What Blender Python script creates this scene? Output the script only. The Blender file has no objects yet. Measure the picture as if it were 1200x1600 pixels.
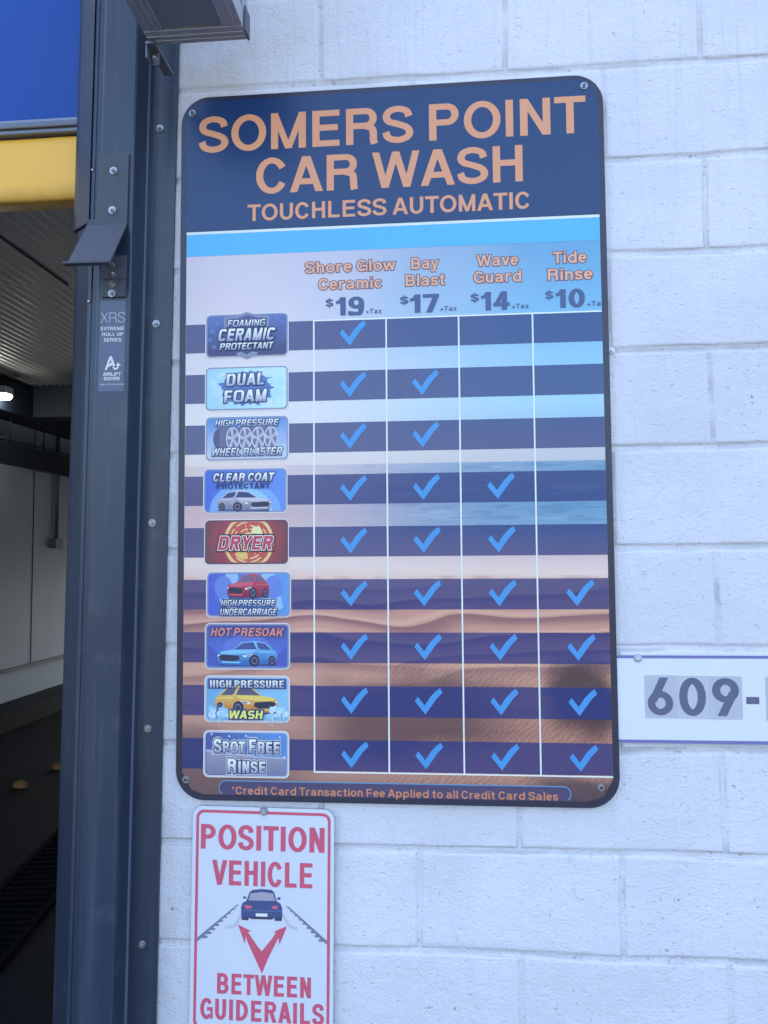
import bpy, bmesh, math, random
from mathutils import Vector, Matrix, noise
from mathutils.geometry import tessellate_polygon, delaunay_2d_cdt
random.seed(7)
SC = bpy.context.scene
COL = SC.collection

# ------------------------------------------------------------------ camera, sky, sun, exposure
# wall plane: x to the right along the facade, y into the building, z up; the menu board's lower left corner stands at x=0, z=ZB
ZB = 1.045
CAM = Vector((.5817, -1.6027, .5053 + ZB))
RT = Vector((.99625916, .08613172, -.00700058))
DN = Vector((-.01204269, .05815999, -.99823464))
FW = Vector((-.08557251, .99458471, .05897969))
cd = bpy.data.cameras.new('camera')
cam = bpy.data.objects.new('camera', cd)
COL.objects.link(cam)
cd.sensor_fit = 'HORIZONTAL'; cd.sensor_width = 36; cd.lens = 36.0
cd.clip_start = .05; cd.clip_end = 2000
cam.matrix_world = Matrix(((RT.x, -DN.x, -FW.x, CAM.x), (RT.y, -DN.y, -FW.y, CAM.y), (RT.z, -DN.z, -FW.z, CAM.z), (0, 0, 0, 1)))
SC.camera = cam

SUN_EL, SUN_AZ = math.radians(45), math.radians(-18)     # behind the building, a little to the left
world = bpy.data.worlds.new('World'); SC.world = world; world.use_nodes = True
wn = world.node_tree.nodes; wl = world.node_tree.links
sky = wn.new('ShaderNodeTexSky'); sky.sky_type = 'NISHITA'; sky.sun_disc = False
sky.sun_elevation = SUN_EL; sky.sun_rotation = SUN_AZ
sky.air_density = 1.0; sky.dust_density = 5.0; sky.ozone_density = 2.0
wl.new(sky.outputs[0], wn['Background'].inputs[0]); wn['Background'].inputs[1].default_value = .14
sl = bpy.data.lights.new('sun', 'SUN'); sl.energy = 2.2; sl.angle = math.radians(.5); sl.color = (1, .95, .88)
sun = bpy.data.objects.new('sun', sl); COL.objects.link(sun)
sd = Vector((math.sin(SUN_AZ) * math.cos(SUN_EL), math.cos(SUN_AZ) * math.cos(SUN_EL), math.sin(SUN_EL)))
sun.rotation_euler = (-sd).to_track_quat('-Z', 'Y').to_euler(); sun.location = (3, 8, 12)
SC.view_settings.view_transform = 'Standard'; SC.view_settings.look = 'None'
SC.view_settings.gamma = 1; SC.view_settings.exposure = 2.62

# ------------------------------------------------------------------ helpers
def at(u, v, p=0.0):
    """the point of the plane standing p metres in front of the wall face that the camera sees at photo position u, v"""
    r = RT * ((u - 600) / 1200) + DN * ((v - 800) / 1200) + FW
    s = (-p - CAM.y) / r.y
    return CAM + r * s
def at_floor(u, v, z=0.0):
    r = RT * ((u - 600) / 1200) + DN * ((v - 800) / 1200) + FW
    return CAM + r * ((z - CAM.z) / r.z)
def at_x(u, v, x):
    r = RT * ((u - 600) / 1200) + DN * ((v - 800) / 1200) + FW
    return CAM + r * ((x - CAM.x) / r.x)

def tag(o, label=None, cat=None, group=None, kind=None):
    if label: o['label'] = label
    if cat: o['category'] = cat
    if group: o['group'] = group
    if kind: o['kind'] = kind
    return o
def thing(name, label, cat, loc=(0, 0, 0), rot=(0, 0, 0), group=None):
    o = bpy.data.objects.new(name, None); COL.objects.link(o)
    o.empty_display_size = .1
    o.location = loc; o.rotation_euler = rot
    return tag(o, label, cat, group)
def link(name, me, parent=None, label=None):
    o = bpy.data.objects.new(name, me); COL.objects.link(o)
    if parent is not None: o.parent = parent
    if label: o['label'] = label
    return o

def lin(c):
    c /= 255
    return c / 12.92 if c <= .04045 else ((c + .055) / 1.055) ** 2.4
ILL = (.70, .89, 1.25)
def A(r, g, b):
    """a printed or painted colour picked under the blue open shade of the place, turned back into its own reflectance"""
    return tuple(min(.9, max(.008, lin(c) / i)) for c, i in zip((r, g, b), ILL))

MATS = {}
def mat(name, col, rough=.5, metal=0., spec=.5, var=.06, vscale=9., bump=0., bscale=300., coat=0., emit=0., dust=0.):
    """flat paint or metal with a little uneven wear in colour and gloss"""
    if name in MATS: return MATS[name]
    m = bpy.data.materials.new(name); m.use_nodes = True
    nt = m.node_tree; n = nt.nodes; l = nt.links
    b = n['Principled BSDF']
    b.inputs['Metallic'].default_value = metal
    b.inputs['Specular IOR Level'].default_value = spec
    b.inputs['Coat Weight'].default_value = coat; b.inputs['Coat Roughness'].default_value = .12
    tc = n.new('ShaderNodeTexCoord')
    nz = n.new('ShaderNodeTexNoise'); nz.inputs['Scale'].default_value = vscale; nz.inputs['Detail'].default_value = 5
    l.new(tc.outputs['Object'], nz.inputs['Vector'])
    mx = n.new('ShaderNodeMix'); mx.data_type = 'RGBA'
    l.new(nz.outputs['Fac'], mx.inputs[0])
    mx.inputs[6].default_value = (*[c * (1 - var) for c in col], 1); mx.inputs[7].default_value = (*[min(.95, c * (1 + var)) for c in col], 1)
    cout = mx.outputs[2]
    if dust:
        for sc_, lo_, hi_, k_ in (((45, 45, 1.6), .52, .78, 1.), ((16, 16, 16), .60, .75, .7), ((190, 190, 150), .69, .74, 1.6)):
            mp = n.new('ShaderNodeMapping'); mp.inputs['Scale'].default_value = sc_; l.new(tc.outputs['Object'], mp.inputs[0])
            q = n.new('ShaderNodeTexNoise'); q.inputs['Scale'].default_value = 1; q.inputs['Detail'].default_value = 4; l.new(mp.outputs[0], q.inputs['Vector'])
            r_ = n.new('ShaderNodeMapRange'); l.new(q.outputs['Fac'], r_.inputs[0]); r_.inputs[1].default_value = lo_; r_.inputs[2].default_value = hi_; r_.inputs[4].default_value = dust * k_
            m2 = n.new('ShaderNodeMix'); m2.data_type = 'RGBA'; l.new(r_.outputs[0], m2.inputs[0]); l.new(cout, m2.inputs[6]); m2.inputs[7].default_value = (.36, .36, .37, 1); cout = m2.outputs[2]
    l.new(cout, b.inputs['Base Color'])
    mr = n.new('ShaderNodeMapRange'); l.new(nz.outputs['Fac'], mr.inputs['Value'])
    mr.inputs['To Min'].default_value = max(.02, rough - .08); mr.inputs['To Max'].default_value = min(1, rough + .08)
    l.new(mr.outputs[0], b.inputs['Roughness'])
    if bump:
        n2 = n.new('ShaderNodeTexNoise'); n2.inputs['Scale'].default_value = bscale; n2.inputs['Detail'].default_value = 3
        l.new(tc.outputs['Object'], n2.inputs['Vector'])
        bp = n.new('ShaderNodeBump'); bp.inputs['Strength'].default_value = bump; bp.inputs['Distance'].default_value = .002
        l.new(n2.outputs['Fac'], bp.inputs['Height']); l.new(bp.outputs[0], b.inputs['Normal'])
    if emit:
        b.inputs['Emission Color'].default_value = (1, .97, .9, 1); b.inputs['Emission Strength'].default_value = emit
    MATS[name] = m
    return m
def ink(name, r, g, b, rough=.33):
    """printed vinyl"""
    return mat('ink_' + name, A(r, g, b), rough, spec=.4, var=.04)

class MB:
    """collects faces with materials, links them as ONE mesh object"""
    def __init__(s): s.v = []; s.f = []; s.mi = []; s.ms = []; s.smooth = []
    def slot(s, m):
        if m not in s.ms: s.ms.append(m)
        return s.ms.index(m)
    def face(s, pts, m, smooth=False):
        b = len(s.v); s.v += [tuple(p) for p in pts]
        s.f.append(tuple(range(b, b + len(pts)))); s.mi.append(s.slot(m)); s.smooth.append(smooth)
    def mesh(s, vs, fs, m, smooth=False):
        b = len(s.v); s.v += [tuple(p) for p in vs]; k = s.slot(m)
        for f in fs: s.f.append(tuple(i + b for i in f)); s.mi.append(k); s.smooth.append(smooth)
    def poly(s, pts, d, m):
        """a printed shape (x, z outline) standing d in front of its sheet"""
        a = sum(pts[i - 1][0] * pts[i][1] - pts[i][0] * pts[i - 1][1] for i in range(len(pts)))
        if a < 0: pts = pts[::-1]
        s.k = getattr(s, 'k', 0) + 1; d += s.k * 6e-6            # later shapes lie over earlier ones
        tri = tessellate_polygon([[Vector((p[0], p[1], 0)) for p in pts]])
        fs = []
        for t in tri:
            (x0, y0), (x1, y1), (x2, y2) = [pts[i][:2] for i in t]
            fs.append(t if (x1 - x0) * (y2 - y0) - (x2 - x0) * (y1 - y0) > 0 else t[::-1])
        s.mesh([(p[0], -d, p[1]) for p in pts], fs, m)
    def slab(s, pts, y0, y1, m, me=None):
        """an outline in x, z with thickness: front face at y0, back at y1"""
        a = sum(pts[i - 1][0] * pts[i][1] - pts[i][0] * pts[i - 1][1] for i in range(len(pts)))
        if a < 0: pts = pts[::-1]
        n = len(pts)
        s.face([(p[0], y0, p[1]) for p in pts], m)
        s.face([(p[0], y1, p[1]) for p in reversed(pts)], me or m)
        for i in range(n):
            p, q = pts[i], pts[(i + 1) % n]
            s.face([(p[0], y0, p[1]), (p[0], y1, p[1]), (q[0], y1, q[1]), (q[0], y0, q[1])], me or m)
    def box(s, x0, x1, y0, y1, z0, z1, m):
        v = [(x, y, z) for x in (x0, x1) for y in (y0, y1) for z in (z0, z1)]
        s.mesh(v, [(0, 1, 3, 2), (4, 6, 7, 5), (0, 4, 5, 1), (2, 3, 7, 6), (0, 2, 6, 4), (1, 5, 7, 3)], m)
    def extrude_z(s, prof, z0, z1, m, smooth=False, caps=True):
        """a section in x, y drawn counter-clockwise seen from above, run from z0 to z1"""
        a = sum(prof[i - 1][0] * prof[i][1] - prof[i][0] * prof[i - 1][1] for i in range(len(prof)))
        if a < 0: prof = prof[::-1]
        n = len(prof)
        for i in range(n):
            p, q = prof[i], prof[(i + 1) % n]
            s.face([(p[0], p[1], z0), (q[0], q[1], z0), (q[0], q[1], z1), (p[0], p[1], z1)], m, smooth)
        if caps:
            s.face([(p[0], p[1], z1) for p in prof], m); s.face([(p[0], p[1], z0) for p in reversed(prof)], m)
    def cyl(s, c, r, ax, m, n=20, r2=None, smooth=True):
        """a cylinder from point c along vector ax"""
        c = Vector(c); ax = Vector(ax); r2 = r if r2 is None else r2
        q = ax.normalized().to_track_quat('Z', 'Y'); b = len(s.v); k = s.slot(m)
        for j in (0, 1):
            for i in range(n):
                t = 2 * math.pi * i / n
                s.v.append(tuple(c + ax * j + q @ Vector((math.cos(t) * (r2 if j else r), math.sin(t) * (r2 if j else r), 0))))
        for i in range(n):
            s.f.append((b + i, b + (i + 1) % n, b + n + (i + 1) % n, b + n + i)); s.mi.append(k); s.smooth.append(smooth)
        s.f.append(tuple(b + n - 1 - i for i in range(n))); s.mi.append(k); s.smooth.append(False)
        s.f.append(tuple(b + n + i for i in range(n))); s.mi.append(k); s.smooth.append(False)
    def build(s, name, parent=None, label=None, bevel=0., seg=2):
        me = bpy.data.meshes.new(name)
        me.from_pydata(s.v, [], s.f)
        for m in s.ms: me.materials.append(m)
        me.polygons.foreach_set('material_index', s.mi)
        me.polygons.foreach_set('use_smooth', s.smooth)
        me.update()
        if bevel:
            bm = bmesh.new(); bm.from_mesh(me)
            bmesh.ops.remove_doubles(bm, verts=bm.verts, dist=1e-6)
            ed = [e for e in bm.edges if len(e.link_faces) == 2 and e.calc_face_angle(0) > .5]
            bmesh.ops.bevel(bm, geom=ed, offset=bevel, segments=seg, affect='EDGES', profile=.5, clamp_overlap=True)
            bm.to_mesh(me); bm.free()
        return link(name, me, parent, label)

def rrect(x0, z0, x1, z1, r, n=8):
    p = []
    for cx, cz, a in ((x1 - r, z0 + r, -90), (x1 - r, z1 - r, 0), (x0 + r, z1 - r, 90), (x0 + r, z0 + r, 180)):
        for i in range(n + 1):
            t = math.radians(a + 90 * i / n); p.append((cx + r * math.cos(t), cz + r * math.sin(t)))
    return p
def ring_poly(mb, outer, inner, d, m):
    n = len(outer)
    for i in range(n):
        j = (i + 1) % n
        mb.face([(outer[i][0], -d, outer[i][1]), (outer[j][0], -d, outer[j][1]), (inner[j][0], -d, inner[j][1]), (inner[i][0], -d, inner[i][1])], m)

# ------------------------------------------------------------------ lettering: every letter drawn from strokes, cap height 1
WID = dict(A=.93, B=.86, C=.89, D=.86, E=.75, F=.72, G=.92, H=.80, I=0, K=.90, L=.70, M=.97, N=.80, O=.98, P=.80, R=.86, S=.83, T=.82, U=.80, V=.92, W=1.30, X=.90, Y=.92,
           a=.73, c=.70, d=.75, e=.72, f=.44, h=.66, i=0, l=0, m=1.05, n=.66, o=.76, p=.75, r=.45, s=.66, t=.43, u=.66, v=.74, w=1.06, x=.74, y=.76)
WID.update({'0': .74, '1': .46, '4': .76, '6': .76, '7': .72, '9': .74, '$': .72, '-': .42, '+': .6, '*': .4, '.': 0, ' ': .3})
RND = 'COGSQceos069'
DIA = 'AVWXYTvwyx47'
XH = .74
def glyph(ch, v, h, k=1., o=0., sq=2., leg=0):
    """list of convex-ish polygons, ink width; v, h are upright and level stroke widths, o fattens every stroke, sq squares the bowls"""
    w = WID.get(ch, .6) * k
    if ch in 'IiI l.'.replace(' ', ''): w = v
    P = []
    def hull(q):
        q = sorted(set((round(a, 6), round(b, 6)) for a, b in q)); H_ = []
        for seq in (q, q[::-1]):
            part = []
            for p in seq:
                while len(part) > 1 and (part[-1][0] - part[-2][0]) * (p[1] - part[-2][1]) - (part[-1][1] - part[-2][1]) * (p[0] - part[-2][0]) <= 1e-9: part.pop()
                part.append(p)
            H_ += part[:-1]
        return H_
    def rect(x0, y0, x1, y1): P.append([(x0 - o, y0 - o), (x1 + o, y0 - o), (x1 + o, y1 + o), (x0 - o, y1 + o)])
    def vs(x, y0=0., y1=1.): rect(x, y0, x + v, y1)
    def hs(y, x0, x1): rect(x0, y, x1, y + h)
    def diag(x0, y0, x1, y1, t):
        if y1 < y0: x0, y0, x1, y1 = x1, y1, x0, y0
        g = (x1 - x0) / (y1 - y0); e = o * math.sqrt(1 + g * g)
        P.append([(x0 - e - g * o, y0 - o), (x0 + t + e - g * o, y0 - o), (x1 + t + e + g * o, y1 + o), (x1 - e + g * o, y1 + o)])
    def band(pts, closed=False, vv=None, hh=None):
        vv = vv or v; hh = hh or h; n = len(pts); L = []; Rr = []
        for i in range(n):
            a = pts[(i - 1) % n] if (closed or i) else pts[i]; b = pts[(i + 1) % n] if (closed or i < n - 1) else pts[i]
            tx, ty = b[0] - a[0], b[1] - a[1]; q = math.hypot(tx, ty) or 1; tx /= q; ty /= q
            nx, ny = -ty, tx; hw = .5 * math.hypot(vv * nx, hh * ny) + o
            x, y = pts[i]
            if o and not closed and i in (0, n - 1):
                sgn = -1 if i == 0 else 1
                x += sgn * tx * o; y += sgn * ty * o
            L.append((x + nx * hw, y + ny * hw)); Rr.append((x - nx * hw, y - ny * hw))
        for i in range(n if closed else n - 1):
            j = (i + 1) % n
            P.append(hull([Rr[i], Rr[j], L[j], L[i]]))
    def arc(cx, cy, rx, ry, a0, a1, n=None):
        n = n or max(6, int(abs(a1 - a0) / 11)); q = []
        for i in range(n + 1):
            t = math.radians(a0 + (a1 - a0) * i / n); c, s_ = math.cos(t), math.sin(t)
            q.append((cx + rx * math.copysign(abs(c) ** (2 / sq), c), cy + ry * math.copysign(abs(s_) ** (2 / sq), s_)))
        return q
    def ring(x0, y0, x1, y1, a0=0, a1=360):
        q = arc((x0 + x1) / 2, (y0 + y1) / 2, (x1 - x0 - v) / 2, (y1 - y0 - h) / 2, a0, a1, 36 if a1 - a0 >= 360 else None)
        if a1 - a0 >= 360: band(q[:-1], True)
        else: band(q)
    def cr(pts, n=7):
        q = []
        for i in range(len(pts) - 1):
            p0 = pts[max(i - 1, 0)]; p1 = pts[i]; p2 = pts[i + 1]; p3 = pts[min(i + 2, len(pts) - 1)]
            for j in range(n):
                t = j / n
                q.append(tuple(.5 * (2 * b + (c - a) * t + (2 * a - 5 * b + 4 * c - d) * t * t + (3 * b - a - 3 * c + d) * t ** 3) for a, b, c, d in zip(p0, p1, p2, p3)))
        q.append(pts[-1]); return q
    def bowl(x0, xe, y0, y1):
        """right-hand bowl from a stem at x0"""
        r = min((y1 - y0 - h) / 2, xe - x0 - v) if sq < 3 else min((y1 - y0 - h) / 2, (xe - x0) * .4)
        cx = xe - v / 2 - r
        hs(y0, x0, cx); hs(y1 - h, x0, cx)
        band(arc(cx, (y0 + y1) / 2, r, (y1 - y0 - h) / 2, -90, 90))
    def ess(w, y0, y1):
        X = lambda a: v / 2 * .9 + a * (w - v * .9); Y = lambda b: y0 + h / 2 + b * (y1 - y0 - h)
        if sq >= 3:
            band([(X(1), Y(1)), (X(.16), Y(1)), (X(0), Y(.88)), (X(0), Y(.62)), (X(.16), Y(.5)), (X(.84), Y(.5)), (X(1), Y(.38)), (X(1), Y(.12)), (X(.84), Y(0)), (X(0), Y(0))])
        else:
            band(cr([(X(a), Y(b)) for a, b in ((.97, .74), (.87, .92), (.5, 1), (.14, .92), (.03, .745), (.15, .60), (.5, .51), (.86, .40), (1, .235), (.86, .07), (.49, 0), (.12, .08), (0, .27))]))
    ov = .012 if sq < 3 else 0
    t = v * 1.04
    if ch == 'O': ring(0, -ov, w, 1 + ov)
    elif ch == '0': ring(0, -ov, w, 1 + ov)
    elif ch == 'C': ring(0, -ov, w, 1 + ov, 29, 331)
    elif ch == 'G': ring(0, -ov, w, 1 + ov, 36, 318); hs(.40, w * .53, w); rect(w - v * .62, 0.02, w, .42)
    elif ch == 'D': vs(0); bowl(v * .5, w, 0, 1)
    elif ch == 'P': vs(0); bowl(v * .5, w, .40, 1)
    elif ch == 'R':
        vs(0); bowl(v * .5, w * .98, .43, 1)
        if leg or sq >= 3: diag(w * .40, .45, w - t, 0, t * 1.05)
        else: band(cr([(w * .55, .43 + h / 2), (w - v * .82, .44), (w - v * .58, .31), (w - v * .55, .12), (w - v * .42, 0)], 5))
    elif ch == 'B': vs(0); bowl(v * .5, w * .95, .5 - h / 2, 1); bowl(v * .5, w, 0, .5 + h / 2)
    elif ch == 'S': ess(w, -ov, 1 + ov)
    elif ch == 'E': vs(0); hs(0, v * .5, w); hs(1 - h, v * .5, w); hs(.5 - h / 2 + .02, v * .5, w * .94)
    elif ch == 'F': vs(0); hs(1 - h, v * .5, w); hs(.46 - h / 2 + .02, v * .5, w * .9)
    elif ch == 'L': vs(0); hs(0, v * .5, w)
    elif ch == 'T': hs(1 - h, 0, w); vs(w / 2 - v / 2, 0, 1 - h * .5)
    elif ch == 'H': vs(0); vs(w - v); hs(.5 - h / 2 + .03, v * .5, w - v * .5)
    elif ch in 'Il': vs(0)
    elif ch == 'i': vs(0, 0, XH); rect(0, 1 - h * .95, v, 1)
    elif ch == 'U': vs(0, .34); vs(w - v, .34); band(arc(w / 2, .36, (w - v) / 2, .36 - h / 2 + ov, 180, 360))
    elif ch == 'M': vs(0); vs(w - v); q = v * .92; diag(v * .02, 1, w / 2 - q / 2, 0, q); diag(w - v * .02 - q, 1, w / 2 - q / 2, 0, q)
    elif ch == 'N': vs(0); vs(w - v); diag(0, 1, w - t, 0, t)
    elif ch == 'A': diag(0, 0, w / 2 - t * .56, 1, t); diag(w - t, 0, w / 2 - t * .44, 1, t); hs(.21, w * .2, w * .8)
    elif ch == 'V': diag(0, 1, w / 2 - t * .52, 0, t); diag(w - t, 1, w / 2 - t * .48, 0, t)
    elif ch == 'W':
        q = v * .97; a = w * .27 - q / 2; b = w * .73 - q / 2; c = w / 2 - q / 2
        diag(0, 1, a, 0, q); diag(c, 1, a, 0, q); diag(c, 1, b, 0, q); diag(w - q, 1, b, 0, q)
    elif ch == 'X': diag(0, 0, w - t, 1, t); diag(w - t, 0, 0, 1, t)
    elif ch == 'Y': vs(w / 2 - v / 2, 0, .45); diag(0, 1, w / 2 - t / 2, .40, t); diag(w - t, 1, w / 2 - t / 2, .40, t)
    elif ch == 'K': vs(0); diag(v * .6, .32, w - t * 1.15, 1, t * 1.2); diag(w - t * 1.15, 0, w * .33, .58, t * 1.15)
    elif ch == '1': vs(w - v); band([(0, .70), (w * .35, .74), (w - v * .62, .95)], False, v * .8, h * .9)
    elif ch == '7': hs(1 - h, 0, w); diag(w * .2, 0, w - t, 1 - h * .6, t)
    elif ch == '4': vs(w - v * 1.45); hs(.2, 0, w); diag(0, .25, w - v * 1.5, 1, t * .85)
    elif ch == '9' and not leg: ring(0, .34, w, 1 + ov); band(cr([(w - v / 2, .68), (w - v * .5, .42), (w * .72, .1), (w * .42, h / 2 - ov), (w * .16, .08), (v * .45, .22)]))
    elif ch == '6' and leg: ring(0, -ov, w, .64); diag(v * .05, .34, w * .60 - t * .35, 1, t * 1.08)
    elif ch == '9': ring(0, .36, w, 1 + ov); diag(w * .40 - t * .70, 0, w - t * 1.12, .66, t * 1.08)
    elif ch == '$': ess(w, .05, .95); rect(w / 2 - v * .2, -.1, w / 2 + v * .2, 1.1)
    elif ch == '-': hs(.30, 0, w)
    elif ch == '+': hs(.26, 0, w); rect(w / 2 - h / 2, 0.02, w / 2 + h / 2, .62)
    elif ch == '*':
        for a in (90, 162, 234, 306, 18):
            c, s_ = math.cos(math.radians(a)), math.sin(math.radians(a)); band([(w / 2, .8), (w / 2 + c * .2, .8 + s_ * .2)], False, h * .55, h * .55)
    elif ch == '.': rect(0, 0, v, h)
    # lower case
    elif ch == 'o': ring(0, -ov, w, XH + ov)
    elif ch == 'c': ring(0, -ov, w, XH + ov, 34, 326)
    elif ch == 'e': ring(0, -ov, w, XH + ov, 0, 318); hs(XH / 2 - h * .45, v * .5, w - v * .2)
    elif ch == 'd': ring(0, -ov, w, XH + ov); vs(w - v, 0, 1)
    elif ch == 'p': ring(0, -ov, w, XH + ov); vs(0, -.28, XH)
    elif ch == 'a':
        vs(w * .93 - v, 0.06, XH * .72); band(cr([(w * .93 - v / 2, .12), (w * .95 - v * .1, .03)], 2))
        band(arc(w * .47, XH * .66, w * .46 - v / 2, XH * .34 - h / 2 + ov, 0, 165))
        band(cr([(w * .93 - v * .5, XH * .58), (w * .5, XH * .52), (v * .55, XH * .42), (v * .5, XH * .2), (w * .32, h * .45), (w * .6, h * .7), (w * .93 - v * .5, XH * .34)], 5), False, v * .92, h * .9)
    elif ch in 'hn':
        vs(0, 0, 1 if ch == 'h' else XH); vs(w - v, 0, XH * .6); band(arc(w / 2, XH * .58, (w - v) / 2, XH * .42 - h / 2 + ov, 0, 180))
    elif ch == 'm':
        vs(0, 0, XH); m_ = w / 2 - v / 2; vs(m_, 0, XH * .6); vs(w - v, 0, XH * .6)
        for c in ((v / 2 + m_ + v / 2) / 2, (m_ + v / 2 + w - v / 2) / 2): band(arc(c, XH * .58, (w - v) / 4, XH * .42 - h / 2 + ov, 0, 180))
    elif ch == 'u':
        vs(w - v, 0, XH); vs(0, XH * .4, XH); band(arc(w / 2, XH * .42, (w - v) / 2, XH * .42 - h / 2 + ov, 180, 360))
    elif ch == 'r': vs(0, 0, XH); band(cr([(v * .5, XH * .5), (v * .7, XH * .78), (w * .7, XH - h * .5), (w, XH - h * .45)], 5))
    elif ch == 's': ess(w, -ov, XH + ov)
    elif ch == 't': vs(w * .24, .1, .95); hs(XH - h * .9, 0, w); band(cr([(w * .24 + v / 2, .2), (w * .3 + v / 2, h * .6), (w, h * .45)], 5))
    elif ch == 'f': vs(w * .24, 0, .84); hs(XH - h * .9, 0, w); band(cr([(w * .24 + v / 2, .7), (w * .32 + v / 2, .93), (w, 1 - h * .45)], 5))
    elif ch == 'v': diag(0, XH, w / 2 - t / 2, 0, t); diag(w - t, XH, w / 2 - t / 2, 0, t)
    elif ch == 'x': diag(0, XH, w - t, 0, t); diag(0, 0, w - t, XH, t)
    elif ch == 'y': diag(0, XH, w / 2 - t / 2, .02, t); diag(w * .22, -.27, w - t, XH, t); hs(-.28, w * .04, w * .3)
    elif ch == 'w':
        q = v * .9; a = w * .27 - q / 2; b = w * .73 - q / 2; c = w / 2 - q / 2
        diag(0, XH, a, 0, q); diag(c, XH, a, 0, q); diag(c, XH, b, 0, q); diag(w - q, XH, b, 0, q)
    return P, w
GC = {}
def glyph_mesh(ch, *a):
    key = (ch,) + a
    if key in GC: return GC[key]
    P, w = glyph(ch, *a)
    vs = []; fs = []
    for p in P:
        ar = sum(p[i - 1][0] * p[i][1] - p[i][0] * p[i - 1][1] for i in range(len(p)))
        if abs(ar) < 1e-7: continue
        if ar < 0: p = p[::-1]
        b = len(vs); vs += [Vector(q) for q in p]; fs.append(list(range(b, b + len(p))))
    if not fs: GC[key] = ([], [], w); return GC[key]
    ov, oe, of, _, _, ofo = delaunay_2d_cdt(vs, [], fs, 0, 1e-5)
    tri = []
    for f, org in zip(of, ofo):
        if org:
            (x0, y0), (x1, y1), (x2, y2) = [ov[i] for i in f[:3]]
            tri.append(tuple(f) if (x1 - x0) * (y2 - y0) - (x2 - x0) * (y1 - y0) > 0 else tuple(f[::-1]))
    GC[key] = ([tuple(p) for p in ov], tri, w); return GC[key]
def text(mb, s, x0, x1, zb, zt, d, m, v=.195, h=.165, k=1., o=0., sq=2., slant=0., track=0., leg=0, cap=1., rot=0., small=0., k2=1., top=None, ztop=None):
    """set s between x0 and x1 on the baseline zb with capital height zt-zb; small = height of small capitals after each first letter"""
    H = (zt - zb) / cap; x = 0; items = []; first = True
    for i, c in enumerate(s):
        if c == ' ': x += .30 * k + track; first = True; continue
        sc_ = 1. if (first or not small) else small
        lsb = (.045 if c in RND else .015 if c in DIA else .09) * (.75 if k < .8 else 1)
        vsx, fsx, w = glyph_mesh(c, v, h, k, o, sq, leg)
        x += lsb * sc_ if items else 0
        items.append((x, vsx, fsx, sc_)); x += w * sc_ + lsb * sc_ + track; first = False
    W = x - track - (lsb * items[-1][3])
    sx = (x1 - x0) / W
    ca, sa = math.cos(rot), math.sin(rot)
    for xo, vsx, fsx, sc_ in items:
        if not fsx: continue
        vv = []
        for px, py in vsx:
            X = (xo + px * sc_) * sx + slant * (py * sc_ - .5) * H; Z = py * sc_ * H
            vv.append((x0 + X * ca - Z * sa, -d, zb + X * sa + Z * ca))
        mb.mesh(vv, fsx, m)

# ------------------------------------------------------------------ ground, sky side
m_conc = None
def concrete(name, base, dark, sc=1.2):
    m = bpy.data.materials.new(name); m.use_nodes = True; n = m.node_tree.nodes; l = m.node_tree.links; b = n['Principled BSDF']
    tc = n.new('ShaderNodeTexCoord'); nz = n.new('ShaderNodeTexNoise'); nz.inputs['Scale'].default_value = sc; nz.inputs['Detail'].default_value = 8
    l.new(tc.outputs['Object'], nz.inputs['Vector'])
    cr = n.new('ShaderNodeValToRGB'); cr.color_ramp.elements[0].position = .3; cr.color_ramp.elements[1].position = .7
    cr.color_ramp.elements[0].color = (*dark, 1); cr.color_ramp.elements[1].color = (*base, 1)
    l.new(nz.outputs['Fac'], cr.inputs[0]); l.new(cr.outputs[0], b.inputs['Base Color']); b.inputs['Roughness'].default_value = .85
    n2 = n.new('ShaderNodeTexNoise'); n2.inputs['Scale'].default_value = 160; l.new(tc.outputs['Object'], n2.inputs['Vector'])
    bp = n.new('ShaderNodeBump'); bp.inputs['Strength'].default_value = .4; bp.inputs['Distance'].default_value = .004
    l.new(n2.outputs['Fac'], bp.inputs['Height']); l.new(bp.outputs[0], b.inputs['Normal'])
    return m
mb = MB(); mb.face([(-400, -600, -.02), (400, -600, -.02), (400, 300, -.02), (-400, 300, -.02)], concrete('asphalt', (.075, .073, .07), (.045, .044, .043), .4))
tag(mb.build('ground'), kind='structure')
mb = MB(); mb.box(-6, 8, -4.2, -.02, -.3, 0, concrete('apron_concrete', (.15, .145, .14), (.10, .098, .095)))
tag(mb.build('pavement'), kind='structure')

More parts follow.
